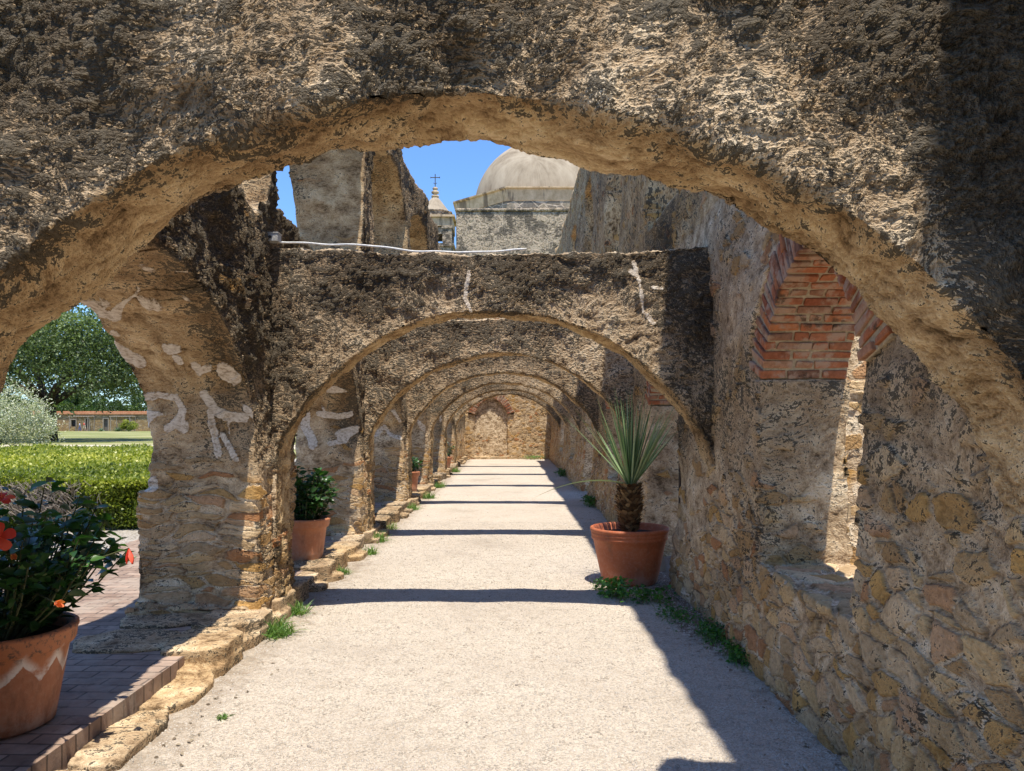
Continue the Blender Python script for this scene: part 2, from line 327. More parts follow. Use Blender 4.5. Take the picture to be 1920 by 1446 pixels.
M['drumstone'] = stonewall('drum stone', 1.3, [(.16, .135, .11), (.27, .23, .18), (.20, .165, .13), (.34, .28, .2)], (.54, .44, .33), .07, 1.2)
M['churchwall'] = stonewall('church rubble', 3.4, [(.44, .34, .23), (.55, .43, .30), (.31, .24, .17), (.49, .38, .27)], (.52, .41, .29), .16, 1.1, .15)
t = NT('cornice plaster'); p = P(t)
n = t.noise(t.mul(p, (1, 1, .12)), 1.6, 4, .6); n2 = t.noise(p, 2, 6, .7)
M['cornice'] = t.bsdf(t.mix(t.ss(n, .52, .6, 0, .75), t.ramp(n2, [(.35, (.44, .31, .18)), (.65, (.68, .51, .33))]), (.14, .10, .07)), .9, n2, .03, spec=.1)
# ------------------------------------------------------------------ camera, sun, sky
cam = bpy.data.cameras.new('camera'); co = bpy.data.objects.new('camera', cam); C.objects.link(co)
co.location = (0, 0, 1.46); co.rotation_euler = (PI/2, 0, 0); cam.lens = 28.125; cam.sensor_width = 36
cam.shift_y = 65/1920; cam.clip_start = .05; cam.clip_end = 2000; S.camera = co
SX, SY = -.080, .262
sd = Vector((SX, SY, -1)).normalized(); el = math.asin(-sd.z)
sun = bpy.data.lights.new('sun', 'SUN'); so = bpy.data.objects.new('sun', sun); C.objects.link(so)
sun.energy = 3.5; sun.angle = math.radians(.5); sun.color = (1, .94, .83)
so.rotation_euler = sd.to_track_quat('-Z', 'Y').to_euler(); so.location = (3, -8, 20)
W = bpy.data.worlds.new("World"); S.world = W; W.use_nodes = True
sk = W.node_tree.nodes.new('ShaderNodeTexSky'); sk.sky_type = 'NISHITA'; sk.sun_disc = False
sk.sun_elevation = el; sk.sun_rotation = math.atan2(-SX, -SY); sk.altitude = 200; sk.air_density = 1.0; sk.dust_density = .3; sk.ozone_density = 3.0
bg = W.node_tree.nodes['Background']; bg.inputs[1].default_value = .15
mxn = W.node_tree.nodes.new('ShaderNodeMix'); mxn.data_type = 'RGBA'; mxn.blend_type = 'MULTIPLY'; mxn.inputs[0].default_value = 1
mxn.inputs[7].default_value = (.48, .64, .84, 1); W.node_tree.links.new(sk.outputs[0], mxn.inputs[6]); W.node_tree.links.new(mxn.outputs[2], bg.inputs[0])
S.view_settings.view_transform = 'Standard'; S.view_settings.look = 'None'; S.view_settings.exposure = 1.0; S.view_settings.gamma = 1
S.cycles.max_bounces = 5; S.cycles.diffuse_bounces = 4; S.cycles.glossy_bounces = 2; S.cycles.transmission_bounces = 2
S.cycles.use_denoising = True
S.cycles.sample_clamp_indirect = 4
# ------------------------------------------------------------------ setting
AY = [2.05, 5.85, 9.6, 13.4, 17.05, 20.75, 24.45]; AT = .36
XI, XO = -1.76, -2.58     # left wall planes
RX, RO = 1.48, 1.99       # right wall planes
def groundz(y): return -.03-.0042*np.clip(y-38, 0, 400)
def sheet(name, xs, ys, zf, mat):
    X, Y = np.meshgrid(xs, ys); Z = zf(X, Y); nx, ny = len(xs), len(ys)
    v = np.stack([X.ravel(), Y.ravel(), (Z+X*0).ravel()], 1)
    i = np.arange(nx*ny).reshape(ny, nx)
    f = np.stack([i[:-1,:-1], i[:-1,1:], i[1:,1:], i[1:,:-1]], -1).reshape(-1, 4)
    o = link(name, mesh_np(name, v, f.ravel(), [4]*len(f), True), mat); return tag(o, kind='structure')
sheet('ground', np.linspace(-500, 500, 60), np.concatenate([np.linspace(-60, 38, 8), np.linspace(50, 900, 40)]), lambda X, Y: groundz(Y), M['lawn'])
sheet('dirt_path', np.linspace(-120, -6, 20), np.array([41., 44., 48., 50.]), lambda X, Y: groundz(Y)+.006, M['dirt'])
def pathz(X, Y): return .003*np.sin(X*1.9+Y*.7)*np.sin(Y*1.3+1)+.0015*np.sin(X*5+Y*3.1)
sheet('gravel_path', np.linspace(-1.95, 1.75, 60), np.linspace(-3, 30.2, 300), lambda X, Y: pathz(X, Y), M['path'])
sheet('outer_yard', np.linspace(1.75, 14, 10), np.linspace(-5, 32, 20), lambda X, Y: 0*X-.01, M['path'])
mb = MB(); mb.box(-4.2, -1.86, -3, 30.1, -.02, .12); o = mb.obj('brick_paving', M['paving']); tag(o, kind='structure')
sheet('gravel_bed', np.linspace(-40, -4.2, 20), np.linspace(-3, 30, 20), lambda X, Y: 0*X+.01, M['gravel'])
# kerb of flat ledge stones along the path
mb = MB(); y = -1.0; r = random.Random(3)
def slab(x0, x1, y0, y1, z, zb=-.05):
    n = 11; cx, cy = (x0+x1)/2, (y0+y1)/2; ring = []
    for k in range(n):
        a = 2*PI*k/n+r.uniform(-.15, .15); q = 1/max(abs(math.cos(a)), abs(math.sin(a)))**.95*r.uniform(.93, 1.02)
        ring.append((cx+math.cos(a)*q*(x1-x0)/2, cy+math.sin(a)*q*(y1-y0)/2))
    tl = r.uniform(-.03, .03); tz = lambda p: z+tl*(p[0]-cx)+r.uniform(-.006, .006)
    mb.add([(p[0], p[1], zb) for p in ring]+[(p[0], p[1], tz(p)) for p in ring], [tuple(range(n-1, -1, -1)), tuple(range(n, 2*n))]+[(k, (k+1) % n, n+(k+1) % n, n+k) for k in range(n)])
while y < 29.6:
    L = r.uniform(.35, .75) if y < 4.2 or y > 6.6 else r.uniform(.45, .7)
    if y < 4.25: slab(-1.87, -1.64+r.uniform(-.03, .03), y+.02, y+L-.02, .03+r.uniform(0, .022))
    elif y < 5.75:
        slab(-2.06, -1.66+r.uniform(-.03, .02), y+.01, y+L-.01, .150+r.uniform(-.01, .015)); slab(-2.62, -2.0, y+.05, y+L+.0, .137); slab(-2.0, -1.64, y-.1, y+L-.12, .07)
    else: slab(-2.06, -1.66+r.uniform(-.05, .05), y+.01, y+L-.01, .115+r.uniform(0, .05)); (slab(-1.85, -1.58+r.uniform(-.04, .03), y+.1, y+L*.8, .05) if r.random() < .5 else None)
    y += L
me = remesh(mb, .011, .003, 14, 4)
setattrs(me, lambda c, n: dict(a_amp=.20, a_black=.31+.18*(n[:, 2] < .3)+.10*wob(c, 3, 5), a_sof=np.clip(.5+.3*wob(c, 4, 6), 0, 1), a_stone=-1, a_patch=0))
o = link('kerb', me, M['ledge']); tag(o, kind='structure')

# mortar repairs on the pier faces: (points as X, Y, Z read off the photograph, half width)
def pix(u, v, Y): return ((u-960)*Y/1500, Y, 1.46+(788-v)*Y/1500)
STR = {-1: [([(1188,492),(1200,540),(1206,585),(1224,606)],3.5), ([(880,512),(872,560),(884,586)],3), ([(1182,510),(1196,520)],4), ([(1222,540),(1240,541)],3)],
       1: [([(190,575),(225,570),(240,610)],9), ([(262,580),(300,572),(345,575)],8), ([(262,580),(268,610),(283,640)],4), ([(228,650),(245,665),(262,674)],9), ([(330,655),(352,655),(365,690),(348,676)],7),
           ([(385,690),(395,740),(412,770),(440,782),(468,783)],7), ([(400,775),(405,820),(412,852)],5), ([(420,815),(440,845),(450,862)],4), ([(270,745),(300,740),(335,745),(346,770),(330,790),(308,803)],5), ([(384,700),(372,720)],4),
           ([(338,799),(339,800)],8), ([(355,540),(366,544)],9), ([(378,565),(386,568)],9), ([(438,698),(446,702)],12), ([(305,492),(335,502)],15)],
       2: [([(640,730),(658,716),(671,745),(665,775),(640,781),(600,775)],4), ([(577,760),(572,800),(588,832)],6), ([(622,832),(650,825)],4), ([(612,770),(606,740)],3)],
       3: [([(700,818),(722,800),(732,815),(756,822)],2.5), ([(742,770),(752,790)],3)]}
def strokes(c, k):
    out = np.zeros(len(c))
    for pts, hw in STR.get(k, []):
        P3 = []
        for u, v in pts:
            Yf = AY[1] if k < 0 else AY[k]-.20 if k > 1 else float(np.interp(v, [490, 570, 650, 730], [4.55, 4.95, 5.35, 5.6]))
            P3.append(np.array(pix(u, v, Yf)))
        h = hw*P3[0][1]/1500*(.7 if k < 0 else 1)
        for a, b in zip(P3, P3[1:]):
            ab = b-a; t_ = np.clip(((c-a)@ab)/(ab@ab+1e-9), 0, 1); d = np.linalg.norm((c-a-t_[:, None]*ab)*[1, .15, 1], axis=1)
            out = np.maximum(out, .5+(h*(1.5+.35*wob(c, 22, 600))-d)*8)
    return out
# ------------------------------------------------------------------ transverse arches
AXC, AHW, ASP, ARISE = -.14, 1.6, 1.25, 1.01
AR = (AHW**2+ARISE**2)/(2*ARISE); AZC = ASP+ARISE-AR
def arch_z(x):
    d = abs(x-AXC); return AZC+math.sqrt(max(AR*AR-d*d, 0)) if d < AHW else ASP
def arch_mesh(i, y):
    mb = MB(); smp = []
    for k in range(61):
        x = -1.80+k*(1.60+1.80)/60
        zb = arch_z(x)+(.045 if i == 0 else -.01) if abs(x-AXC) < AHW else ASP-.12
        zt = 2.665+.07*((x-.0)/1.6)**2+.012*math.sin(5*x+i)
        if i == 0: zt += .12+1.0*float(ss(np.array(x), .72, 1.0))
        b = .10*math.exp(-((x+1.75)/.12)**2)
        smp.append(((x, y, zb), (x, y, zt), (x, y+AT, zb), (x, y+AT, zt)))
    mb.strip(smp)
    # leg against the left pier
    mb.box(-2.0, AXC-AHW+.02, y, y+AT, -.05, ASP+.05)
    return mb
alabel = ['nearest rough dark stone arch, its orange underside curving across the top of the view',
          'flat-topped stone arch with a white cable along its top, next one beyond the nearest',
          'third stone arch into the arcade, first one framed inside the flat-topped arch',
          'fourth stone arch into the arcade, its right leg behind the yucca leaves',
          'fifth stone arch, midway between the yucca and the end wall',
          'sixth stone arch, last but one before the pointed brick niche',
          'seventh and farthest stone arch, directly in front of the end wall']
for i, y in enumerate(AY):
    vox = [.0085, .0125, .022, .034, .045, .05, .05][i]
    def df(c, n):
        # lips of the arch bulge a little
        c[:, 2] += .012*wob(c, 3.1, 50+i)*(c[:, 2] > 1.3); c[:, 1] += .015*wob(c, 2.3, 70+i); return c
    me = remesh(arch_mesh(i, y), vox, .020 if i == 0 else .014, 8, 11+i, df)
    def fn(c, n, i=i):
        rx = c[:, 0]-AXC; rz = c[:, 2]-AZC; rr = np.hypot(rx, rz)+1e-6
        nd = -(n[:, 0]*rx+n[:, 2]*rz)/rr
        s = ss(nd+.12*wob(c, 14, 5), .30, .62)*(rr < AR+.12)
        s = np.maximum(s, ss(n[:, 0], .4, .7)*(c[:, 2] < ASP)*(c[:, 0] < -1.5))
        dist = np.clip((rr-AR)/.5, 0, 1)
        b = (.655 if i == 0 else .50)+.16*dist+.12*wob(c, 2.2, 33+i)
        b = b-(.38 if i == 0 else .32)*s+ .10*ss(c[:, 2], 2.4, 2.7)
        if i == 0: b += .30*ss(rx, 1.22, 1.36)*(1-s)-.10*ss(rx, .5, .9)*ss(rx, 1.3, 1.2)*(1-s)  # blacker right of the cast shadow edge, paler left: shade painted into colour
        b += s*(.42*ss(c[:, 1], y+.16, y+.03)+.12*wob(c, 5, 37+i)); low = (c[:, 2] < 1.1)
        b = np.where(low & (s < .5), .3, b)
        b = np.where(n[:, 2] > .7, .1, b)
        return dict(a_amp=np.where(s > .5, .62, 1.0 if i < 2 else .85)*(1-.0*s), a_black=b, a_sof=np.clip(s, 0, 1), a_stone=np.where(low, .35, -.2), a_patch=strokes(c, -i)*(n[:, 1] < -.3) if i == 1 else 0)
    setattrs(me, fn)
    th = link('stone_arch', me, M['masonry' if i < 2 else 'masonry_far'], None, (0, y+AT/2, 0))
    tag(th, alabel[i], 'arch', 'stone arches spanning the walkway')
# cable and junction box on the second arch
mb = MB(); r = random.Random(5)
def topz(x): return 2.665+.07*(x/1.6)**2+.012*math.sin(5*x+1)
pts = [(-1.74+.045*k, 5.86+.012*math.sin(k*.9), topz(-1.74+.045*k)+.030+.004*math.sin(k*.5)) for k in range(42)]
mb.tube(pts, .0075, 8); o = mb.obj('electric_cable', M['cable'], smooth=True, loc=pts[0]); tag(o, 'thin white cable lying along the top of the flat-topped arch', 'cable')
bx = empty('junction_box', (-1.735, 5.82, 2.755), 'small grey junction box at the left end of the flat-topped arch', 'junction box')
mb = MB(); mb.box(-1.785, -1.69, 5.77, 5.86, 2.755, 2.81); mb.box(-1.789, -1.686, 5.766, 5.864, 2.811, 2.818); mb.obj('housing', M['box'], bx)
for dx in (-.02, .0):
    mb = MB(); mb.tube([(-1.745+dx*2, 5.769, 2.782), (-1.745+dx*2, 5.762, 2.782)], .011, 12); mb.obj('socket', M['darkglass'], bx)

# ------------------------------------------------------------------ left arcade wall
lw = empty('arcade_wall', (-2.17, 13, 0), 'left ruined arcade wall of tall stone piers beside the garden, orange ledge stones at its feet', 'wall')
NP = len(AY)
def left_part(k):
    y = AY[k]; fin, fout, bk = y-.33, y-.12, y+.62
    mb = MB()
    low = 2.95 if k <= 0 else 3.0
    z0 = -.05
    # pier body up to the spandrel height
    mb.add([(XI, fin, z0), (XI, bk, z0), (XO, bk, z0), (XO, fout, z0), (XI, fin, 3.), (XI, bk, 3.), (XO, bk, 3.), (XO, fout, 3.)],
           [(3,2,1,0),(4,5,6,7),(0,1,5,4),(1,2,6,5),(2,3,7,6),(3,0,4,7)])
    def half(sgn, ymid_in, ymid_out, yin, yout, zspr, rise_in, rise_out, ztf, p=2.0):
        smp = []
        n = 18
        for j in range(n+1):
            u = math.sin(j/n*PI/2)
            zin = zspr+rise_in*max(0, 1-u**p)**.5; zout = zspr+rise_out*max(0, 1-u**2)**.5
            yi = ymid_in+(yin-ymid_in)*u; yo = ymid_out+(yout-ymid_out)*u
            smp.append(((XI, yi, zin), (XI, yi, ztf(yi)), (XO, yo, zout), (XO, yo, ztf(yo))))
        # run into the pier
        e = .15*sgn
        smp.append(((XI, yin+e, zspr), (XI, yin+e, ztf(yin)), (XO, yout+e, zspr), (XO, yout+e, ztf(yout))))
        mb.strip(smp)
    top0 = lambda q: 2.92+.05*math.sin(q*3)
    # spandrel towards the camera
    if k > 0:
        pb = AY[k-1]+.62; half(1, (pb+fin)/2, (pb+fout)/2, fin, fout, 1.2, 1.12, 1.05, top0, 1.7)
    if k < NP-1:
        nfi, nfo = AY[k+1]-.33, AY[k+1]-.12
        half(-1, (bk+nfi)/2, (bk+nfo)/2, bk, bk, 1.2, 1.12, 1.05, lambda q: top0(q), 1.7)
    else: mb.box(XO, XI, bk-.02, 30.3, -.05, 3.)
    if k > 0:   # second storey
        ztop = 5.9-.01*k; bk = y+.0 if k == 1 else bk
        mb.box(XO+.02, XI-.01, y-.18, bk, 2.9, ztop)
        tf = lambda q: ztop+.04*math.sin(q*2.1)
        if k > 1: pb = AY[k-1]+.62; half(1, (pb+y-.18)/2, (pb+y-.18)/2, y-.18, y-.18, 4.6, .75, .75, tf)
        if k < NP-1: half(-1, (bk+AY[k+1]-.18)/2, (bk+AY[k+1]-.18)/2, bk, bk, 4.6, .75, .75, tf)
        else: mb.box(XO, XI, bk-.02, 28.6, 2.9, 5.3)
    # stepped foot stones at the outer corner
    mb.box(XO-.07, XO+.2, fout-.03, bk+.05, z0, .95)
    mb.box(XO-.04, XI-.06, fout-.26, fout+.1, z0, .17)
    return mb
for k in range(NP):
    vox = [.05, .015, .026, .038, .045, .05, .05][k]; y = AY[k]
    def df(c, n, k=k):
        y = AY[k]
        c[:, 0] += (n[:, 0] < -.3)*.03*wob(c, 4.5, 21+k); c[:, 1] += (n[:, 1] < -.3)*.02*wob(c*[1, 1, 3], 5, 31+k)
        # ragged upper inner edge
        up = ss(c[:, 2], 2.6, 3.2); c[:, 0] += up*.05*wob(c, 2.6, 3+k)
        return c
    me = remesh(left_part(k), vox, .013, 7, 90+k, df)
    def fn(c, n, k=k):
        y = AY[k]
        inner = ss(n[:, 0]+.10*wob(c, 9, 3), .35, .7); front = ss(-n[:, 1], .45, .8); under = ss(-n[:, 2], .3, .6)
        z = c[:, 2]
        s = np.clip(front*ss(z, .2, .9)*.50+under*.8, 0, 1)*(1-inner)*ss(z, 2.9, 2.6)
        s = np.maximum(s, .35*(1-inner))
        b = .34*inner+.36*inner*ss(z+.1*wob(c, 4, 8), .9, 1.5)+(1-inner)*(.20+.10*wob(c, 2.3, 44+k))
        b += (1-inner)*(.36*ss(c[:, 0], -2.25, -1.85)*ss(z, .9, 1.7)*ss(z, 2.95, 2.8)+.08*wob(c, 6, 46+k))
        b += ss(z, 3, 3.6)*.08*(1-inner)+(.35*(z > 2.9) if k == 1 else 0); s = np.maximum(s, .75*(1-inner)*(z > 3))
        b = np.where(n[:, 2] > .7, .25, b)
        st = .95-.80*ss(z+.1*wob(c, 3, 6), .75, 1.25); st = np.where(z > 2.9, .15, st)
        q = c*[1, 1, .8]+.05*np.stack([wob(c, 9, 501), wob(c, 9, 502), wob(c, 9, 503)], 1)
        rdg = np.abs(wob(q, 8.5, 510+k)); wd = ss(wob(c, 9, 520+k), -.1, 1.5)*.50-.03
        pt = .5+(wd-rdg)*2.0
        pt = np.maximum(pt, .5+(wob(q, 12, 530+k)-1.6)*1.2)
        pt = np.maximum(pt-.06, strokes(c, k))
        pt = np.where((inner < .4) & (z > .95) & (z < 2.75), pt, 0)
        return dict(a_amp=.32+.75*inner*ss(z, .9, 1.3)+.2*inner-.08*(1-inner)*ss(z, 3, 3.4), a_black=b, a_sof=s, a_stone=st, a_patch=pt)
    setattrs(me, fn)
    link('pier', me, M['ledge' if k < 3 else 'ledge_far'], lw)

# ------------------------------------------------------------------ right convent wall
rw = empty('convent_wall', (1.77, 13, 0), 'tall plastered stone wall on the right with brick-headed openings', 'wall')
#        y0     y1    sill spring apex usill
OP = [(3.37, 4.72, .60, 1.70, 2.34, 3.6), (7.1, 8.6, 0.0, 1.62, 2.25, 3.5), (10.95, 12.45, .58, 1.62, 2.25, 3.5),
      (14.9, 16.4, 0.0, 1.62, 2.25, 3.5), (18.8, 20.3, .52, 1.62, 2.25, 3.5), (22.8, 24.3, .52, 1.62, 2.25, 3.5)]
def pointed(a0, a1, zs, za, R=.95, n=14):
    """points of a pointed arch from (a0,zs) over the apex to (a1,zs)"""
    am = (a0+a1)/2
    def arc(p, q, bulge):
        p = Vector(p); q = Vector(q); d = q-p; L = d.length; m = (p+q)/2; nrm = Vector((-d.y, d.x)).normalized()*bulge
        c = m-nrm*math.sqrt(max(R*R-L*L/4, 0)); out = []
        a = math.atan2(p.y-c.y, p.x-c.x); b = math.atan2(q.y-c.y, q.x-c.x)
        while b-a > PI: b -= 2*PI
        while a-b > PI: b += 2*PI
        return [(c.x+R*math.cos(a+(b-a)*i/n), c.y+R*math.sin(a+(b-a)*i/n)) for i in range(n+1)]
    return arc((a0, zs), (am, za), 1)[:-1]+arc((am, za), (a1, zs), 1)
def offset(pts, w):
    out = []; n = len(pts)
    for i, p in enumerate(pts):
        a = pts[max(i-1, 0)]; b = pts[min(i+1, n-1)]; t = Vector((b[0]-a[0], b[1]-a[1])).normalized()
        out.append((p[0]-t.y*w, p[1]+t.x*w))
    return out
RING = .27
def right_chunk(ya, yb, za, zb):
    mb = MB(); e = .03
    def bx(a, b, z0, z1, x1=RO):
        a, b, z0, z1 = max(a, ya), min(b, yb), max(z0, za), min(z1, zb)
        if b-a > .01 and z1-z0 > .01: mb.box(RX, x1, a, b, z0, z1)
    ops = [o for o in OP if ya <= o[0] and o[1] <= yb]
    edges = [ya]+[v for o in ops for v in (o[0], o[1])]+[yb]
    for i in range(0, len(edges), 2):
        a, b = edges[i], edges[i+1]
        bx(a-(e if i else 0)+RING*(i > 0)+e*(i > 0), b-RING*(i < len(edges)-2), -.05, 7.0)
    for (y0, y1, sill, zs, zp, us) in ops:
        bx(y0-RING-e, y0, -.05, zs+.03); bx(y1, y1+RING+e, -.05, zs); bx(y0-RING-e, y0-.13, zs-.1, zs+.10); bx(y1+.13, y1+RING+e, zs-.1, zs+.10)
        if sill > 0: bx(y0-e, y1+e, -.05, sill)
        if za < 3.:
            cur = offset(pointed(y0, y1, zs, zp), RING-.02)
            # drop the crossing at the apex by sorting on a
            cur = sorted(cur); zt = min(us, zb)
            smp = [((RX, a, z), (RX, a, zt), (RO, a, z), (RO, a, zt)) for a, z in [(y0-RING-e, zs)]+cur+[(y1+RING+e, zs)]]
            mb.strip(smp)
        if zb > us:
            bx(y0-RING-e, y1+RING+e, 2.9, us)
            bx(y0-RING-e, y0, us-.1, 6.2); bx(y1, y1+RING+e, us-.1, 6.2)
            bx(y0-RING-e, y1+RING+e, 6.1, 7.0)
    return mb
def rdf(c, n):
    inn = (n[:, 0] < -.2)
    c[:, 0] -= inn*.07*ss(c[:, 2], .9, 0)*(c[:, 0] < 1.7)
    c[:, 0] += inn*.018*wob(c, 2.2, 61)*(c[:, 0] < 1.7)
    c[:, 2] += (n[:, 2] > .5)*(c[:, 2] > 6.5)*.12*wob(c, 1.7, 62)
    c[:, 2] += (n[:, 2] > .5)*(c[:, 2] < 1.)*.007*wob(c, 5, 63)
    return c
def rfn(c, n):
    z = c[:, 2]; y = c[:, 1]; outer = ss(c[:, 0], 1.85, 2.0)
    st = 1.08-.78*ss(z+.14*wob(c, 2, 5)+.10*(y-3.5)*(y < 9), .45, 1.55)
    st = np.where(z > 3, .38, st)
    b = .26+.26*np.exp(-((z-1.75+.12*wob(c, 3, 9))/.45)**2)+.07*wob(c, 2.5, 12)-.10*ss(z, .5, .2)
    b = np.where(z > 2.6, .33, b)+np.where((z > 2.9) & (z < 3.5) & (y > 7.2) & (y < 8.8), .3, 0)
    jam = ss(-n[:, 1], .6, .85)*(z < 1.75); b = b-.10*jam; st = st*(1-.5*jam)
    b = np.where(n[:, 2] > .6, .05, b)
    return dict(a_amp=np.where(n[:, 2] > .6, .2, .34+.08*ss(z, .9, .2)), a_black=b, a_sof=.30+.62*(z > 3)+.25*ss(-n[:, 1], .6, .85)*(z < 1.75), a_stone=st, a_patch=0)
for (ya, yb, za, zb, vox, mt) in ((2.2, 6.03, -.05, 3.6, .013, 'masonry'), (6.0, 13.53, -.05, 3.6, .03, 'masonry'), (13.5, 30.4, -.05, 3.6, .05, 'masonry_far'),
                          (-2.0, 2.23, -.05, 7., .06, 'masonry_far'), (2.2, 9.8, 3.57, 7., .035, 'streaked'), (9.77, 27.0, 3.57, 7., .055, 'streaked')):
    me = remesh(right_chunk(ya, yb, za, zb), vox, .012, 6, 60, rdf)
    setattrs(me, rfn); link('wall', me, M[mt], rw)
def brick_ring(parent, curve, to3, dvec, depth, ring, nrow_face=1, thick=.044, gap=.014, inset=0., name='brick_arch'):
    """voussoirs along a 2D curve; to3 maps (a,z,d)->3D, d measured into the wall"""
    mb = MB()
    pts = [Vector(p) for p in curve]; L = [0]
    for a, b in zip(pts, pts[1:]): L.append(L[-1]+(b-a).length)
    def at(s):
        s = min(max(s, 0), L[-1])
        for i in range(len(L)-1):
            if s <= L[i+1] or i == len(L)-2:
                u = (s-L[i])/max(L[i+1]-L[i], 1e-9); return pts[i].lerp(pts[i+1], u), (pts[i+1]-pts[i]).normalized()
    smp = []
    for i in range(40):
        p, tg = at(L[-1]*i/39); nr = Vector((-tg.y, tg.x)); a = p+nr*.012; b = p+nr*(ring-.006)
        smp.append((to3(a.x, a.y, .014+inset), to3(b.x, b.y, .014+inset), to3(a.x, a.y, depth), to3(b.x, b.y, depth)))
    mb.strip(smp, 1)
    n = int(L[-1]/(thick+gap)); st = L[-1]/n
    for i in range(n):
        p, tg = at((i+.5)*st); nr = Vector((-tg.y, tg.x))
        cuts = [0]; d = random.uniform(.06, .2) if i % 2 else random.uniform(.15, .23)
        while d < depth-.03: cuts.append(d); d += random.choice((.1, .2, .21, .19))+random.uniform(-.015, .015)
        cuts.append(depth)
        for q in range(len(cuts)-1):
            d0, d1 = cuts[q]+gap*.5, cuts[q+1]-gap*.5
            if q == 0: d0 -= gap*.5-random.uniform(-.004, .006)
            rr = [(0, ring)] if (q or random.random() < .5) else [(0, ring*.48), (ring*.54, ring)]
            for r0, r1 in rr:
                jo = random.uniform(-.005, .005); r1 += random.uniform(-.03, .012) if r1 == ring else 0
                c2 = p+nr*((r0+r1)/2+jo); dm = (d0+d1)/2+inset
                c = Vector(to3(c2.x, c2.y, dm)); o0 = Vector(to3(0, 0, 0))
                tv = Vector(to3(tg.x, tg.y, 0))-o0; nv = Vector(to3(nr.x, nr.y, 0))-o0; dv = Vector(to3(0, 0, 1))-o0
                mb.obox(c, tv*(thick/2*random.uniform(.9, 1.05)), nv*((r1-r0)/2), dv*((d1-d0)/2), 0, .006)
    me = mb.mesh(name)
    o = link(name, me, [M['brick'], M['mortar']], parent)
    bv = o.modifiers.new('bevel', 'BEVEL'); bv.width = .008; bv.segments = 2
    return o
for i, (y0, y1, sill, zs, zp, us) in enumerate(OP):
    brick_ring(rw, pointed(y0, y1, zs, zp), lambda a, z, d: (RX-.012+d, a, z), None, RO-RX, RING)
# buttress outside, seen through the nearest opening
mb = MB(); mb.box(RO-.05, 3.4, 4.95, 5.9, -.05, 3.2); mb.box(RO-.05, 3.2, 5.0, 5.8, 3.1, 4.2)
me = remesh(mb, .035, .03, 5, 71)
setattrs(me, lambda c, n: dict(a_amp=.7, a_black=.12, a_sof=.0, a_stone=.5))
o = link('stone_buttress', me, M['masonry'], None, (2.7, 5.4, 0)); tag(o, 'sunlit stone buttress seen through the nearest window opening of the right wall', 'buttress')
# ------------------------------------------------------------------ end wall
ew = empty('end_wall', (-.1, 30.3, 0), 'rubble wall closing the far end of the arcade, with a pointed brick niche', 'wall')
mb = MB(); nx0, nx1 = -1.40, -.17
cur = sorted(offset(pointed(nx0, nx1, 1.68, 2.32, .95), .24))
mb.box(-2.7, nx0-.28, 30, 30.4, -.05, 5.4); mb.box(nx1+.28, 2.1, 30, 30.4, -.05, 5.4)
mb.box(nx0-.3, nx0, 30, 30.4, -.05, 1.68); mb.box(nx1, nx1+.3, 30, 30.4, -.05, 1.68)
mb.strip([((a, 30, z), (a, 30, 5.4), (a, 30.4, z), (a, 30.4, 5.4)) for a, z in [(nx0-.3, 1.68)]+cur+[(nx1+.3, 1.68)]])
mb.box(-2.7, 2.1, 30.2, 30.75, -.05, 5.35)
mb.box(nx0-.02, nx1+.02, 29.95, 30.4, -.05, .10)
me = remesh(mb, .04, .006, 5, 81)
setattrs(me, lambda c, n: dict(a_amp=.3, a_black=.30+.14*wob(c, 1.5, 3), a_sof=.5, a_stone=np.where((c[:, 0] > nx0) & (c[:, 0] < nx1), .3, .6)))
link('wall', me, M['masonry_far'], ew)
mb = MB(); mb.box(nx0-.1, nx1+.1, 30.07, 30.25, -.04, 2.5); me = remesh(mb, .035, .008, 6, 83)
setattrs(me, lambda c, n: dict(a_amp=.45, a_black=.02, a_sof=.15, a_stone=.25-.3*(c[:, 2] > 1.))); link('niche_infill', me, M['masonry_far'], ew)
brick_ring(ew, pointed(nx0, nx1, 1.68, 2.32, .95), lambda a, z, d: (a, 29.93+d, z), None, .25, .26, thick=.06)

# ------------------------------------------------------------------ church beyond
ch = empty('church', (1.5, 56, 0), 'pale stone church dome on an octagonal drum, rising behind the arcade', 'church')
mb = MB(); mb.box(-3.15, 9, 45, 46.2, -.3, 13.2); mb.box(-3.2, 9.05, 44.93, 46.3, 13.2, 13.38)
o = mb.obj('transept_wall', M['churchwall'], ch)
bv = o.modifiers.new('b', 'BEVEL'); bv.width = .12; bv.segments = 3
mb = MB(); mb.box(-2.6, 10, 46.5, 66, -.3, 12.9); mb.obj('nave', M['churchwall'], ch)
CX, CY = 2.29, 60.4
def octo(r): return r/math.cos(PI/8)
mb = MB(); mb.lathe([(0, 12.5), (octo(6.3), 12.5), (octo(6.3), 16.45), (0, 16.45)], (CX, CY, 0), 8, ph=PI/8); mb.obj('drum', M['drumstone'], ch)
mb = MB(); mb.lathe([(0, 16.3), (octo(6.34), 16.3), (octo(6.42), 17.05), (octo(6.55), 17.12), (octo(6.55), 17.22), (0, 17.26)], (CX, CY, 0), 8, ph=PI/8); mb.obj('cornice', M['cornice'], ch)
mb = MB(); mb.lathe([(5.15*math.cos(a*PI/48), 17.2+5.15*math.sin(a*PI/48)) for a in range(25)], (CX, CY, 0), 72)
o = mb.obj('dome', M['dome'], ch, True)
wd = MB(); wd.box(1.55, 3.75, 53.93, 54.2, 15.0, 15.55); wob1 = wd.obj('window', M['farstone'], ch)
mb = MB(); mb.box(1.35, 3.95, 53.85, 54.15, 15.55, 15.8); mb.box(1.3, 1.55, 53.85, 54.15, 14.6, 15.55); mb.box(3.75, 4.0, 53.85, 54.15, 14.6, 15.55)
mb.obj('frame', M['churchwall'], wob1)
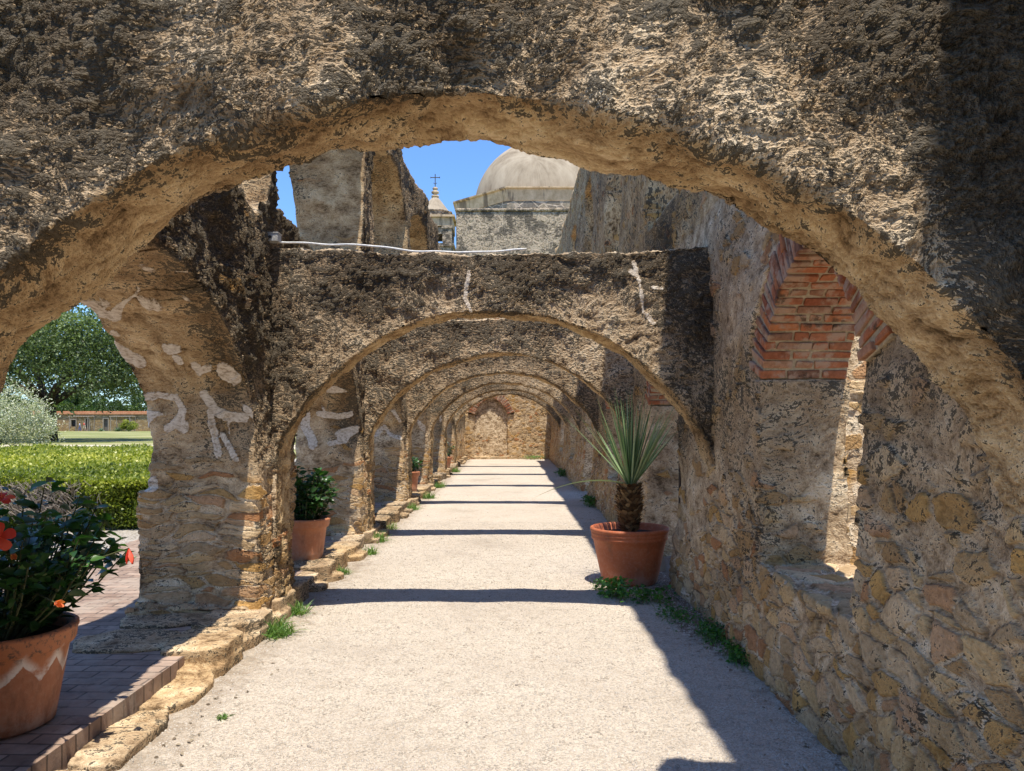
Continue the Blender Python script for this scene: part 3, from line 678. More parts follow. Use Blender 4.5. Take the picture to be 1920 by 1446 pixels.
# bell tower
bt = empty('bell_tower', (-7.2, 75, 0), 'small stone bell tower with pointed cap and iron cross, left of the dome', 'tower')
TX, TY = -7.2, 75.
def Z_(py, Z=75.): return 1.46+(788-py)*Z/1500
mb = MB(); w = 1.75
mb.box(TX-w, TX+w, TY-w, TY+w, -.3, Z_(470)); mb.box(TX-w-.15, TX+w+.15, TY-w-.15, TY+w+.15, Z_(470), Z_(464))
mb.obj('shaft', M['churchwall'], bt)
for sx in (-1, 1):
    for sy in (-1, 1):
        mb = MB(); cx, cy = TX+sx*1.25, TY+sy*1.25; mb.box(cx-.42, cx+.42, cy-.42, cy+.42, Z_(464), Z_(434))
        mb.box(cx-.5, cx+.5, cy-.5, cy+.5, Z_(436), Z_(432)); mb.obj('belfry_pier', M['churchwall'], bt)
for fy in (-1, 1):
    mb = MB(); mb.box(TX-.84, TX+.84, TY+fy*1.45-.16, TY+fy*1.45+.16, Z_(446), Z_(434)); mb.obj('lintel', M['churchwall'], bt)
mb = MB(); mb.box(TX-1.75, TX+1.75, TY-1.75, TY+1.75, Z_(432), Z_(416)); mb.box(TX-1.95, TX+1.95, TY-1.95, TY+1.95, Z_(416), Z_(412))
mb.obj('entablature', M['cornice'], bt)
mb = MB(); mb.lathe([(0, Z_(412)), (1.66, Z_(412)), (1.66, Z_(403)), (1.75, Z_(402)), (1.75, Z_(400.5)), (0, Z_(400.5))], (TX, TY, 0), 8, ph=PI/8); mb.obj('drum', M['churchwall'], bt)
mb = MB(); mb.lathe([(1.5, Z_(400.6)), (1.15, Z_(392)), (.72, Z_(381)), (.42, Z_(374)), (.3, Z_(371)), (.0, Z_(371))], (TX, TY, 0), 8, ph=PI/8); mb.obj('cap', M['dome'], bt)
mb = MB(); mb.lathe([(0, Z_(371.2)), (.34, Z_(371)), (.36, Z_(367.5)), (.18, Z_(366.5)), (.16, Z_(364.5)), (.34, Z_(363)), (.36, Z_(360)), (.2, Z_(358)), (.14, Z_(357)), (.26, Z_(355)), (.24, Z_(352.5)), (.0, Z_(350.5))], (TX, TY, 0), 16)
mb.obj('finial', M['cornice'], bt, True)
mb = MB(); mb.tube([(TX, TY, Z_(351)), (TX, TY, Z_(326.5))], .045, 6); mb.tube([(TX-.42, TY, Z_(333)), (TX+.42, TY, Z_(333))], .045, 6)
for dx in (-.42, .42): mb.tube([(TX+dx, TY, Z_(331.5)), (TX+dx, TY, Z_(334.5))], .035, 6)
mb.tube([(TX-.16, TY, Z_(343)), (TX, TY, Z_(346)), (TX+.16, TY, Z_(343))], .03, 6)
mb.obj('cross', M['iron'], bt)

# ------------------------------------------------------------------ foliage tools
def unit(v): return v/(np.linalg.norm(v, axis=1, keepdims=True)+1e-9)
LT = dict(
 diamond=(np.array([[0,0,0],[.5,-.5,.06],[1,0,0],[.5,.5,.06]]), [(0,1,2,3)]),
 leaf=(np.array([[0,0,0],[.28,-.42,.10],[.28,0,0],[.28,.42,.10],[.62,-.40,.07],[.65,0,-.03],[.62,.40,.07],[1,0,-.14]]),
       [(0,2,1),(0,3,2),(1,2,5,4),(2,3,6,5),(4,5,7),(5,6,7)]))
def leaves(pos, d, size, width, kind='diamond', lv=None, up=None, fold=1.):
    """instances of a leaf; d = pointing direction"""
    n = len(pos); d = unit(d); T, F = LT[kind]
    r = rng.normal(size=(n, 3))*.5+(np.array([0, 0, 1.]) if up is None else up)
    s = unit(np.cross(d, r)); u = np.cross(s, d)
    size = np.zeros(n)+size; width = np.zeros(n)+width
    v = pos[:, None, :]+d[:, None, :]*(T[None, :, 0:1]*size[:, None, None])+s[:, None, :]*(T[None, :, 1:2]*width[:, None, None])+u[:, None, :]*(T[None, :, 2:3]*(size*fold)[:, None, None])
    nv = len(T); v = v.reshape(-1, 3); fl = []; lt = []
    base = np.arange(n)*nv
    allf = [np.array(f)[None, :]+base[:, None] for f in F]
    # keep per leaf order simple: group by face type
    fl = np.concatenate([a.ravel() for a in allf]); lt = np.concatenate([np.full(n, len(f)) for f in F])
    lv = rng.random(n) if lv is None else lv
    return v, fl, lt, np.repeat(lv, nv)
def leafobj(name, parts, mat, parent=None, loc=(0,0,0), smooth=False):
    vs, fs, ls, at = [], [], [], []; b = 0
    for v, f, l, a in parts: vs.append(v); fs.append(f+b); ls.append(l); at.append(a); b += len(v)
    me = mesh_np(name, np.concatenate(vs), np.concatenate(fs), np.concatenate(ls), smooth, dict(lv=np.clip(np.concatenate(at), 0, 1)))
    return link(name, me, mat, parent, loc)
def blades(base, d, length, width, droop, seg=4, lv=None, side=None, vee=.0):
    n = len(base); d = unit(d); length = np.zeros(n)+length; width = np.zeros(n)+width; droop = np.zeros(n)+droop
    s = unit(np.cross(d, np.array([0, 0, 1.])+rng.normal(size=(n, 3))*.35)) if side is None else side
    nn = np.cross(s, d); vs = []
    for k in range(seg+1):
        t = k/seg; c = base+d*(length*t)[:, None]; c[:, 2] -= droop*length*t*t
        w = width*(1-t)**.7*(.7+.6*min(t*4, 1)) if k < seg else width*.02
        vs.append(c-s*(w/2)[:, None]+nn*(w*vee)[:, None]); vs.append(c); vs.append(c+s*(w/2)[:, None]+nn*(w*vee)[:, None])
    v = np.stack(vs, 1).reshape(-1, 3); m = 3*(seg+1); b = np.arange(n)*m; fl = []
    for k in range(seg):
        a = 3*k
        for q in (0, 1): fl.append((np.array([a+q, a+q+1, a+q+4, a+q+3])[None, :]+b[:, None]))
    f = np.concatenate([x.ravel() for x in fl]); lt = np.full(len(f)//4, 4)
    return v, f, lt, np.repeat(rng.random(n) if lv is None else lv, m)
def sph(n):
    v = rng.normal(size=(n, 3)); return unit(v)
def clumps(centers, radii, n_each, leaf, kind='diamond', w=.6, lit=0):
    parts = []
    for c, r in zip(centers, radii):
        u = sph(n_each); rad = rng.uniform(.55, 1.08, n_each)**.5
        p = np.array(c)+u*rad[:, None]*np.array(r)
        d = u+rng.normal(size=(n_each, 3))*.8; sz = leaf*rng.uniform(.6, 1.3, n_each)
        parts.append(leaves(p, d, sz, sz*w, kind, np.clip(rng.normal(.5, .18, n_each)+rng.normal(0, .22), 0, 1)))
    return parts
def tree(name, x, y, h, R, crown0, label, mat, nb=60, n_each=420, leaf=.24, trunk=.4, group=None, limbs=7, seed=1, cat='tree'):
    r = np.random.default_rng(seed); z0 = float(groundz(y)) if y > 30 else 0.
    th = empty(name, (x, y, z0), label, cat, group)
    cs, rs = [], []
    for k in range(nb):
        a = r.uniform(0, 2*PI); q = math.sqrt(r.uniform(0, 1))
        top = crown0+(h-crown0)*math.sqrt(max(0, 1-q**2.4)); zz = crown0+(top-crown0)*r.uniform(.35, 1)**.6
        rr = R*.24*r.uniform(.7, 1.25)
        cs.append((x+math.cos(a)*q*(R-rr*.6), y+math.sin(a)*q*(R-rr*.6), z0+zz-rr*.55)); rs.append((rr, rr, rr*.72))
    leafobj('crown', clumps(cs, rs, n_each, leaf), mat, th)
    mb = MB(); fork = crown0*.75
    mb.tube([(x, y, z0-.2), (x+.1, y, z0+fork*.5), (x, y+.1, z0+fork)], [trunk*1.35, trunk, trunk*.95], 12)
    mb.obj('trunk', M['bark'], th, True)
    for k in range(limbs):
        a = 2*PI*k/limbs+r.uniform(-.3, .3); e = cs[r.integers(nb)] if limbs < 4 else (x+math.cos(a)*R*.75, y+math.sin(a)*R*.75, z0+crown0+(h-crown0)*r.uniform(.1, .45))
        m1 = (x+(e[0]-x)*.35, y+(e[1]-y)*.35, z0+fork+(e[2]-z0-fork)*.55+r.uniform(-.2, .3)); m2 = (x+(e[0]-x)*.7, y+(e[1]-y)*.7, z0+fork+(e[2]-z0-fork)*.7+r.uniform(-.3, .4))
        mb = MB(); mb.tube([(x, y, z0+fork*.85), m1, m2, e], [trunk*.6, trunk*.42, trunk*.28, trunk*.1], 8); mb.obj('limb', M['bark'], th, True)
    return th
tree('oak_tree', -36, 62, 10.9, 9.6, 4.3, 'spreading dark green oak with low limbs, on the lawn behind the hedge', M['oak'], 95, 760, .23, .55, seed=4)
gl = ['low green tree behind the left end of the long stone building', 'rounded tree behind the long stone building, left of its people', 'tree behind the long stone building, above the left doorway',
      'pale green tree rising behind the middle of the long stone building', 'tree behind the long stone building, above its right pergola', 'tree beyond the right end of the long stone building']
for k, X in enumerate((-100, -91, -83, -76, -69, -60)):
    tree('distant_tree', X, 162+4*(k % 2), 7.6+.8*math.sin(k*2.1), 5.4, 1.2, gl[k], M['belt'], 26, 260, .5, .3, 'trees behind the long stone building', 3, 20+k)
# silver shrub
def shrub(name, x, y, rx, rz, label, mat, nb, ne, leaf, cat='shrub', spiky=False, seed=1, zb=0.):
    th = empty(name, (x, y, zb), label, cat); r = np.random.default_rng(seed); cs, rs = [], []
    for k in range(nb):
        a = r.uniform(0, 2*PI); q = math.sqrt(r.uniform(0, 1)); top = rz*math.sqrt(1-.8*q*q); rr = rx*.3*r.uniform(.7, 1.2)
        cs.append((x+math.cos(a)*q*(rx-rr*.5), y+math.sin(a)*q*(rx-rr*.5), zb+max(rr*.7, top*r.uniform(.45, 1)-rr*.5))); rs.append((rr, rr, rr*.85))
    pts = clumps(cs, rs, ne, leaf)
    if spiky:
        for c, q in zip(cs, rs):
            u = sph(14); u[:, 2] = np.abs(u[:, 2])+.3; u = unit(u)
            for s in np.linspace(.8, 1.5, 8):
                p = np.array(c)+u*s*q[0]+rng.normal(size=(14, 3))*.015; sz = leaf*.9
                pts.append(leaves(p, u+rng.normal(size=(14, 3))*.7, np.full(14, sz), np.full(14, sz*.6), lv=rng.uniform(.5, 1, 14)))
    leafobj('foliage', pts, mat, th)
    for k in range(4):
        a = k*1.6+.4; mb = MB(); mb.tube([(x, y, zb-.05), (x+math.cos(a)*rx*.25, y+math.sin(a)*rx*.25, zb+rz*.35), (x+math.cos(a)*rx*.45, y+math.sin(a)*rx*.45, zb+rz*.7)], [rx*.035, rx*.025, rx*.012], 6)
        mb.obj('stem', M['bark'], th)
    return th
shrub('silver_shrub', -24.3, 37.5, 2.55, 3.2, 'silvery grey-green shrub beyond the hedge, in front of the oak', M['silver'], 46, 420, .10, spiky=True, seed=5)
# ------------------------------------------------------------------ hedge
th = empty('clipped_hedge', (-9, 15, 0), 'wide clipped yellow-green hedge beside the brick paving', 'hedge')
hz = .66
poly = [(-4.45, 10.5), (-9.6, 22.6), (-26, 22.6), (-26, 10.5)]
mb = MB(); ins = [(-4.75, 10.75), (-9.8, 22.3), (-25.8, 22.3), (-25.8, 10.75)]
mb.add([(a, b, .0) for a, b in ins]+[(a, b, hz-.10) for a, b in ins], [(3,2,1,0),(4,5,6,7),(0,1,5,4),(1,2,6,5),(2,3,7,6),(3,0,4,7)])
mb.obj('shade_core', M['core'], th)  # solid dark block, its colour standing in for the shade between the leaves
def hedge_pts(n):
    out = []
    X = rng.uniform(-20, -4.4, n*2); Y = rng.uniform(10.5, 22.6, n*2)**1.0
    w = rng.random(n*2) < (10.5/Y)**1.2
    X, Y = X[w], Y[w]
    ok = (X < -4.45-(Y-10.5)*(5.15/12.1)) & (X > -.9*Y)
    X, Y = X[ok], Y[ok]
    return np.stack([X, Y, hz+.045*np.sin(X*2.3+Y)*np.sin(Y*1.9)+rng.normal(0, .03, len(X))], 1)
pt = hedge_pts(150000); nn = len(pt)
d = rng.normal(size=(nn, 3)); d[:, 2] = np.abs(d[:, 2])+.2; sz = rng.uniform(.035, .065, nn)*np.sqrt(pt[:, 1]/10.5)
p1 = leaves(pt, d, sz, sz*.62, lv=np.clip(.62+.28*wob(pt, 1.4, 9)*.6+rng.normal(0, .2, nn), 0, 1))
nf = 42000; X = rng.uniform(-11.5, -4.4, nf); Z = hz*rng.random(nf)**.75
F = np.stack([X, 10.62+.10*np.sin(X*3)*np.sin(Z*9)+.07*np.sin(X*7.3)+rng.normal(0, .05, nf)+.15*(hz-Z)*0, Z], 1)
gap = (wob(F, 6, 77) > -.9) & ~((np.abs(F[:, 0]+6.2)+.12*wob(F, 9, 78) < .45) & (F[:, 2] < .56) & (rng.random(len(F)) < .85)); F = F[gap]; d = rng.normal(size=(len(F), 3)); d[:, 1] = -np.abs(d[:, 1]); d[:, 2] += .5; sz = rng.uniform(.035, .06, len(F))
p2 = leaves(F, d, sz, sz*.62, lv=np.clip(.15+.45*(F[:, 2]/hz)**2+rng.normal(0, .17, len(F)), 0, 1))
nf = 16000; q = rng.random(nf); F = np.stack([-4.5-q*5.15+rng.normal(0, .05, nf), 10.5+q*12.1, hz*rng.random(nf)], 1); sz = rng.uniform(.04, .07, nf)
p3 = leaves(F, rng.normal(size=(nf, 3))+np.array([.7, 0, .3]), sz, sz*.62, lv=np.clip(rng.normal(.35, .2, nf), 0, 1))
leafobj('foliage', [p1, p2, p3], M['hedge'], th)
mb = MB(); r = random.Random(8)
for k in range(420):   # bare twigs in the worn spot
    x = -6.2+r.gauss(0, .3); y = 10.42+r.uniform(-.02, .1); z = r.uniform(.2, .6); a = r.uniform(-1.2, 1.2)
    mb.tube([(x, y+.1, z-.12), (x+math.sin(a)*.08, y, z), (x+math.sin(a)*.2, y-.03, z+.1*math.cos(a))], [.007, .005, .003], 4, cap=False)
mb.obj('bare_twigs', M['wood'], th)

# ------------------------------------------------------------------ long building, far across the lawn
BY = 140.; bz = float(groundz(BY)); px = BY/1500
def bX(u): return (u-960)*px
lb = empty('stone_quarters', (bX(190), BY, bz), 'long low stone building with orange coping far across the lawn', 'building')
x0, x1 = bX(60), bX(300)
mb = MB()
ops = [(133, 143, 787, 800), (160, 168, 785, 808.5), (194, 203, 785, 808.5), (237, 245, 785, 808.5)]
def bZ(v): return 1.46+(788-v)*px
cx = 60
for a, b, t_, s_ in ops:
    mb.box(bX(cx), bX(a), BY, BY+.6, bz-.2, bZ(777)); mb.box(bX(a), bX(b), BY, BY+.6, bZ(t_), bZ(777))
    if s_ < 805: mb.box(bX(a), bX(b), BY, BY+.6, bz-.2, bZ(s_))
    cx = b
mb.box(bX(cx), x1, BY, BY+.6, bz-.2, bZ(777)); mb.box(x0, x1, BY+.6, BY+6, bz-.2, bZ(777)-.05)
mb.obj('wall', M['farstone'], lb)
mb = MB(); mb.box(x0-.2, x1, BY-.25, BY+6.2, bZ(777), bZ(773)); mb.box(x0-.2, x1, BY-.1, BY+5, bZ(773), bZ(771)); mb.obj('coping', M['tile'], lb)
for a, b, t_, s_ in ops:
    mb = MB(); mb.box(bX(a)+.05, bX(b)-.05, BY+.3, BY+.36, bZ(s_), bZ(t_)-.04)
    w_ = mb.obj('door' if s_ > 805 else 'window', M['door'] if s_ > 805 else M['darkglass'], lb)
    mb = MB(); mb.box(bX(a)-.12, bX(a)+.04, BY-.06, BY+.32, bZ(s_), bZ(t_)+.1); mb.box(bX(b)-.04, bX(b)+.12, BY-.06, BY+.32, bZ(s_), bZ(t_)+.1); mb.box(bX(a)-.12, bX(b)+.12, BY-.07, BY+.32, bZ(t_)-.03, bZ(t_)+.13)
    mb.obj('frame', M['wood'], w_)
for (a, b, lab) in ((143, 177, 'weathered timber pergola over the doorway where the two visitors walk'), (219, 254, 'weathered timber pergola at the right end of the long stone building'), (78, 98, 'weathered timber pergola by the left end of the long stone building')):
    pg = empty('pergola', (bX((a+b)/2), BY-1.2, bz), lab, 'pergola', 'timber pergolas by the long stone building')
    for q in (a, b):
        for yy in (BY-2.2, BY-.1): mb = MB(); mb.tube([(bX(q), yy, bz), (bX(q)+.03, yy, bZ(782))], .075, 6); mb.obj('post', M['wood'], pg)
    mb = MB()
    for yy in (BY-2.2, BY-.1): mb.tube([(bX(a)-.2, yy, bZ(781.5)), (bX(b)+.2, yy, bZ(781.5))], .07, 6)
    for k in range(12): xx = bX(a)+(bX(b)-bX(a))*k/11; mb.tube([(xx, BY-2.5, bZ(780.6)+.01*(k % 3)), (xx+.05, BY+.05, bZ(780.6))], .05, 5)
    mb.obj('roof_poles', M['wood'], pg)
shrub('bare_bush', bX(113), BY-4, 1.7, 2.6, 'leafless brownish bush against the left part of the long stone building', M['dryleaf'], 16, 120, .16, 'bush', seed=9, zb=bz)
shrub('round_shrub', bX(267), BY-5, 1.5, 2.2, 'rounded bright green shrub at the right end of the long stone building', M['hedge'], 22, 260, .14, seed=10, zb=bz)
for u, lab in ((217, 'smaller grey-green agave left of the dark one by the building'), (247, 'larger dark agave in front of the right doorway of the long building')):
    n = 60; X = bX(u); a = rng.uniform(0, 2*PI, n); e = rng.uniform(.2, 1.3, n); s = .75 if u < 230 else 1.15
    d = np.stack([np.cos(a)*np.cos(e), np.sin(a)*np.cos(e), np.sin(e)], 1)
    o = leafobj('agave', [blades(np.tile([X, BY-5., bz], (n, 1)), d, s*rng.uniform(.8, 1.2, n), .12, .1)], M['agave'], None, (X, BY-5, bz)); tag(o, lab, 'plant', 'agaves by the long stone building')

# ------------------------------------------------------------------ people (tiny, far away)
def skin_mesh(nodes, edges, name):
    me = bpy.data.meshes.new(name); me.from_pydata([p for p, r in nodes], edges, []); o = bpy.data.objects.new(name, me); C.objects.link(o)
    m = o.modifiers.new('s', 'SKIN'); sv = me.skin_vertices[0].data
    for i, (p, r) in enumerate(nodes): sv[i].radius = (r if isinstance(r, tuple) else (r, r))
    sv[0].use_root = True
    s = o.modifiers.new('ss', 'SUBSURF'); s.levels = 1; s.render_levels = 1
    r = bpy.data.meshes.new_from_object(o.evaluated_get(bpy.context.evaluated_depsgraph_get())); bpy.data.objects.remove(o)
    r.polygons.foreach_set('use_smooth', np.ones(len(r.polygons), bool)); return r
def person(x, y, z, h, stride, face, shirt, legs, label, shorts=False):
    th = empty('person', (x, y, z), label, 'person'); k = h/1.75
    def T(p): return (x+(p[0]*math.cos(face)-p[1]*math.sin(face))*k, y+(p[0]*math.sin(face)+p[1]*math.cos(face))*k, z+p[2]*k)
    s = stride
    N = [((0,0,.95),.13),((0,0,1.15),.125),((0,0,1.38),(.15,.11)),((0,0,1.50),.055),((0,.01,1.58),.075),((0,.01,1.68),.085),
         ((-.10,0,.90),.09),((-.11,s*.22,.50),.065),((-.11,s*.30,.09),.042),((-.11,s*.30+.15,.04),.035),
         ((.10,0,.90),.09),((.11,-s*.14,.50),.065),((.11,-s*.42,.11),.042),((.11,-s*.42+.14,.05),.035),
         ((-.19,0,1.40),.06),((-.23,-s*.12,1.13),.045),((-.22,-s*.05+.04,.88),.032),((-.22,.06,.80),.028),
         ((.19,0,1.40),.06),((.23,s*.10,1.13),.045),((.22,s*.2+.04,.90),.032),((.22,s*.25+.06,.82),.028)]
    E = [(0,1),(1,2),(2,3),(3,4),(4,5),(0,6),(6,7),(7,8),(8,9),(0,10),(10,11),(11,12),(12,13),(2,14),(14,15),(15,16),(16,17),(2,18),(18,19),(19,20),(20,21)]
    for b in (17, 21):
        p = N[b][0]
        for q in range(5): N.append(((p[0]+(q-2)*.012, p[1]+.01*(q == 0), p[2]-.075-.008*(2-abs(q-2))), .009)); E.append((b, len(N)-1))
    me = skin_mesh([(T(p), (r if isinstance(r, tuple) else (r, r)) if False else (tuple(v*k for v in r) if isinstance(r, tuple) else r*k)) for p, r in N], E, 'body')
    link('body', me, M['skin'], th)
    def sub(idx, grow, name, mat):
        mp = {v: i for i, v in enumerate(idx)}; nd = [(T(N[i][0]), tuple((v+grow)*k for v in N[i][1]) if isinstance(N[i][1], tuple) else (N[i][1]+grow)*k) for i in idx]
        ed = [(mp[a], mp[b]) for a, b in E if a in mp and b in mp]; link(name, skin_mesh(nd, ed, name), mat, th)
    sub([2, 1, 0, 14, 15, 18, 19], .018, 'shirt', shirt)
    sub([0, 6, 7, 10, 11] if shorts else [0, 6, 7, 8, 10, 11, 12], .016, 'shorts' if shorts else 'trousers', legs)
    mb = MB(); c = T((0, -.01, 1.70)); mb.lathe([(.0, -.03), (.10*k, -.03), (.11*k, .02), (.085*k, .075), (.04*k, .10), (0, .105)], c, 14); mb.obj('hair', M['hair'], th, True)
person(bX(170), BY-3.5, bz, 1.62, .5, -1.4, M['shirt_blue'], M['jeans'], 'person in pale blue top and blue trousers walking by the far building')
person(bX(178.5), BY-3.6, bz, 1.72, .9, -1.5, M['shirt_red'], M['shorts'], 'person in red shirt and light shorts striding by the far building', True)

# ------------------------------------------------------------------ potted plants
def pot_profile(R, H, rimh=.07, rimo=.025, base=.72, double=False):
    rb = R*base; p = [(0, 0), (rb*.9, 0), (rb, .015)]
    zr = H-rimh
    ro = R-rimo-.008
    p += [(rb+(ro-rb)*u, .015+(zr-.025-.015)*u) for u in (.2, .4, .6, .8, 1.)]
    if double: p += [(ro+.012, zr-.02), (ro+.016, zr), (ro+.010, zr+.012), (R-.012, zr+.018), (R-.008, zr+.035), (R-.014, zr+.043), (R-.004, zr+.05), (R, zr+.066), (R-.004, H-.004)]
    else: p += [(R-.012, zr-.012), (R-.006, zr), (R-.002, H-.03), (R+.004, H-.02), (R+.004, H-.006)]
    p += [(R-.012, H), (R-.03, H-.004), (R-.038, H-.03), (R-.05, H-.09), (0, H-.09)]
    return p
def hib_plant(th, c, H, Rx, Hx, n, leaf, seed, nst=26, flowers=()):
    """bushy hibiscus: stems then leaves along and at the ends of them"""
    r = np.random.default_rng(seed); base = np.array([c[0], c[1], c[2]+H-.08]); mb = MB(); pos, dr, sz, lv = [], [], [], []
    per = n//nst
    for k in range(nst):
        a = r.uniform(0, 2*PI); q = r.uniform(.15, 1)**.6; hh = Hx*(1-.45*q*q)*r.uniform(.75, 1.08)
        tip = base+np.array([math.cos(a)*q*Rx, math.sin(a)*q*Rx, hh]); st = base+np.array([math.cos(a)*q*.12, math.sin(a)*q*.12, 0])
        mid = st*.5+tip*.5+np.array([math.cos(a), math.sin(a), 0])*q*Rx*.10
        mb.tube([st, mid, tip], [.007, .005, .0025], 5, cap=False)
        for j in range(per):
            u = r.uniform(.12, 1)**.75; p = (1-u)**2*st+2*u*(1-u)*mid+u*u*tip
            aa = r.uniform(0, 2*PI); out = np.array([math.cos(aa), math.sin(aa), r.uniform(-.25, .75)])
            pos.append(p+out*.012+r.normal(size=3)*.012); dr.append(out); sz.append(leaf*r.uniform(.55, 1.2)); lv.append(np.clip(.25+.55*u*u*r.random()+r.normal(0, .1), 0, 1))
    pos = np.array(pos); sz = np.array(sz)
    leafobj('leaves', [leaves(pos, np.array(dr), sz, sz*.62, 'leaf', np.array(lv))], M['hib'], th, smooth=True)
    mb.obj('stems', M['stem'], th, True)
def potted(x, y, z, R, H, potmat, label, group='terracotta pots of hibiscus along the arcade', **kw):
    th = empty('potted_hibiscus', (x, y, z), label, 'potted plant', group)
    mb = MB(); mb.lathe(pot_profile(R, H), (x, y, z), 56); o = link('pot', mb.mesh('pot', True), potmat, th)
    mb = MB(); mb.lathe([(0, 0), (R-.045, 0), (R-.045, .01), (0, .025)], (x, y, z+H-.07), 32); mb.obj('soil', M['pot_soil'], th)
    hib_plant(th, (x, y, z), H, **kw); return th
def flower(th, c, facing, r, mat, name='flower', closed=False):
    f = Vector(facing).normalized(); u = f.cross(Vector((0, 0, 1))).normalized(); w = u.cross(f); vs, fs, ls, at = [], [], [], []; b = 0
    for k in range(5):
        a = 2*PI*k/5+.3; d = u*math.cos(a)+w*math.sin(a); s = u*-math.sin(a)+w*math.cos(a); row = []
        for i, (q, wd, dp) in enumerate(((0, .12, 0), (.35, .42, .14), (.7, .62, .16), (.95, .5, .06), (1.05, .15, .0))):
            if closed: q *= .3; wd *= .45; dp = i*.28
            for e in (-1, 0, 1): row.append(Vector(c)+(d*q+s*wd*.62*e+f*(dp+(.05*abs(e)*(1 if k % 2 else -1))))*r)
        vs += row
        for i in range(4):
            for e in (0, 1): fs += [b+i*3+e, b+i*3+e+1, b+i*3+e+4, b+i*3+e+3]; ls.append(4)
        b += 15; at += [random.random()]*15
    o = link(name, mesh_np(name, np.array(vs), fs, ls, True, dict(lv=at)), mat, th)
    if not closed:
        mb = MB(); mb.tube([Vector(c), Vector(c)+f*r*.9], [r*.05, r*.03], 6); mb.obj('stamen', M['petal2'], o)
p1_ = potted(-2.27, 3.52, .12, .32, .435, M['terra_old'], 'hibiscus with red flowers in a large old pot with faded whitish scallops', Rx=.60, Hx=.70, n=1700, leaf=.086, seed=3, nst=60)
def pix(u, v, Y): return ((u-960)*Y/1500, Y, 1.46+(788-v)*Y/1500)
flower(p1_, pix(-2, 1008, 3.1), (.5, -1, .15), .056, M['petal'])
flower(p1_, pix(4, 936, 3.3), (.2, -.5, 1), .045, M['petal'])
flower(p1_, pix(242, 1028, 3.45), (.25, -.3, -1), .06, M['petal'], closed=True)
flower(p1_, pix(103, 1130, 3.2), (.8, -.6, .05), .05, M['petal2'], closed=True)
flower(p1_, pix(24, 1040, 3.2), (.6, -.8, -.1), .04, M['petal2'], closed=True)
for u, v, yy in ((242, 1028, 3.45), (103, 1130, 3.2), (2, 1010, 3.1)):
    mb = MB(); e = Vector(pix(u, v, yy)); b = Vector((-2.15, 3.5, .62)); mb.tube([b, (b+e)/2+Vector((0, 0, .06)), e], [.006, .005, .003], 5, cap=False); mb.obj('twig', M['stem'], p1_, True)
potted(-1.99, 7.65, .13, .245, .40, M['terra'], 'green hibiscus in a plain terracotta pot just past the flat-topped arch', Rx=.33, Hx=.64, n=1100, leaf=.078, seed=5, nst=44)
potted(-1.93, 14.9, .13, .22, .38, M['terra'], 'small hibiscus in terracotta pot between the fourth and fifth arches', Rx=.22, Hx=.5, n=260, leaf=.08, seed=6, nst=16)
potted(-1.90, 22.5, .13, .22, .30, M['terra'], 'bright green hibiscus in the farthest pot near the end wall', Rx=.25, Hx=.6, n=200, leaf=.09, seed=7, nst=12)
# yucca
YX, YY = 1.06, 7.22
yu = empty('potted_yucca', (YX, YY, 0), 'spiky yucca on a scaly trunk in a wide smooth terracotta pot', 'potted plant')
mb = MB(); mb.lathe(pot_profile(.355, .50, .085, .02, .70, True), (YX, YY, 0), 64); link('pot', mb.mesh('pot', True), M['terra_dark'], yu)
mb = MB(); mb.lathe([(0, 0), (.30, 0), (.30, .012), (0, .03)], (YX, YY, .425), 32); mb.obj('soil', M['pot_soil'], yu)
def trr(z): return .085+.035*math.sin(min(max((z-.5)/.42, 0), 1)*PI)**.8
tb = Vector((YX, YY, .44)); tz = .88
mb = MB(); mb.tube([(YX+.01*i/8, YY, .42+i*(tz-.42)/8) for i in range(9)], [trr(.42+i*(tz-.42)/8)*.82 for i in range(9)], 16); mb.obj('trunk', M['trunk'], yu, True)
pos, dr, sz = [], [], []
rows = 17
for j in range(rows):
    z = .46+j*(tz-.46)/rows; m = 15
    for k in range(m):
        a = 2*PI*(k+.5*(j % 2))/m+random.uniform(-.08, .08); rr = trr(z)*.80
        pos.append((YX+math.cos(a)*rr, YY+math.sin(a)*rr, z)); dr.append((math.cos(a)*.55, math.sin(a)*.55, .75)); sz.append(random.uniform(.05, .065)*(1.5 if 5 < j < 9 and random.random() < .3 else 1))
pos = np.array(pos); dr = np.array(dr); sz = np.array(sz)
leafobj('leaf_bases', [leaves(pos, dr, sz, sz*.85, 'leaf', up=np.concatenate([-dr[:, :2], np.full((len(dr), 1), .5)], 1)*3)], M['stubs'], yu)
n = 84; a = rng.uniform(0, 2*PI, n); e = np.radians(89-38*rng.random(n)**.9); ll = rng.uniform(.55, .95, n)
d = np.stack([np.cos(a)*np.cos(e), np.sin(a)*np.cos(e), np.sin(e)], 1)
bs = np.stack([YX+np.cos(a)*.05*np.cos(e)+.01, YY+np.sin(a)*.05*np.cos(e), np.full(n, tz-.01)], 1)
bl = blades(bs, d, ll, .019, .02, 5, vee=.35)
d2 = np.array([[-1, -.25, .28], [.9, -.3, .35], [-.8, .2, .9]]); bl2 = blades(np.tile([YX, YY, tz], (3, 1)), d2, np.array([.95, .7, .9]), .016, np.array([.38, .15, .05]), 10, lv=np.array([1., .5, .6]))
leafobj('leaves', [bl, bl2], M['yucca'], yu)

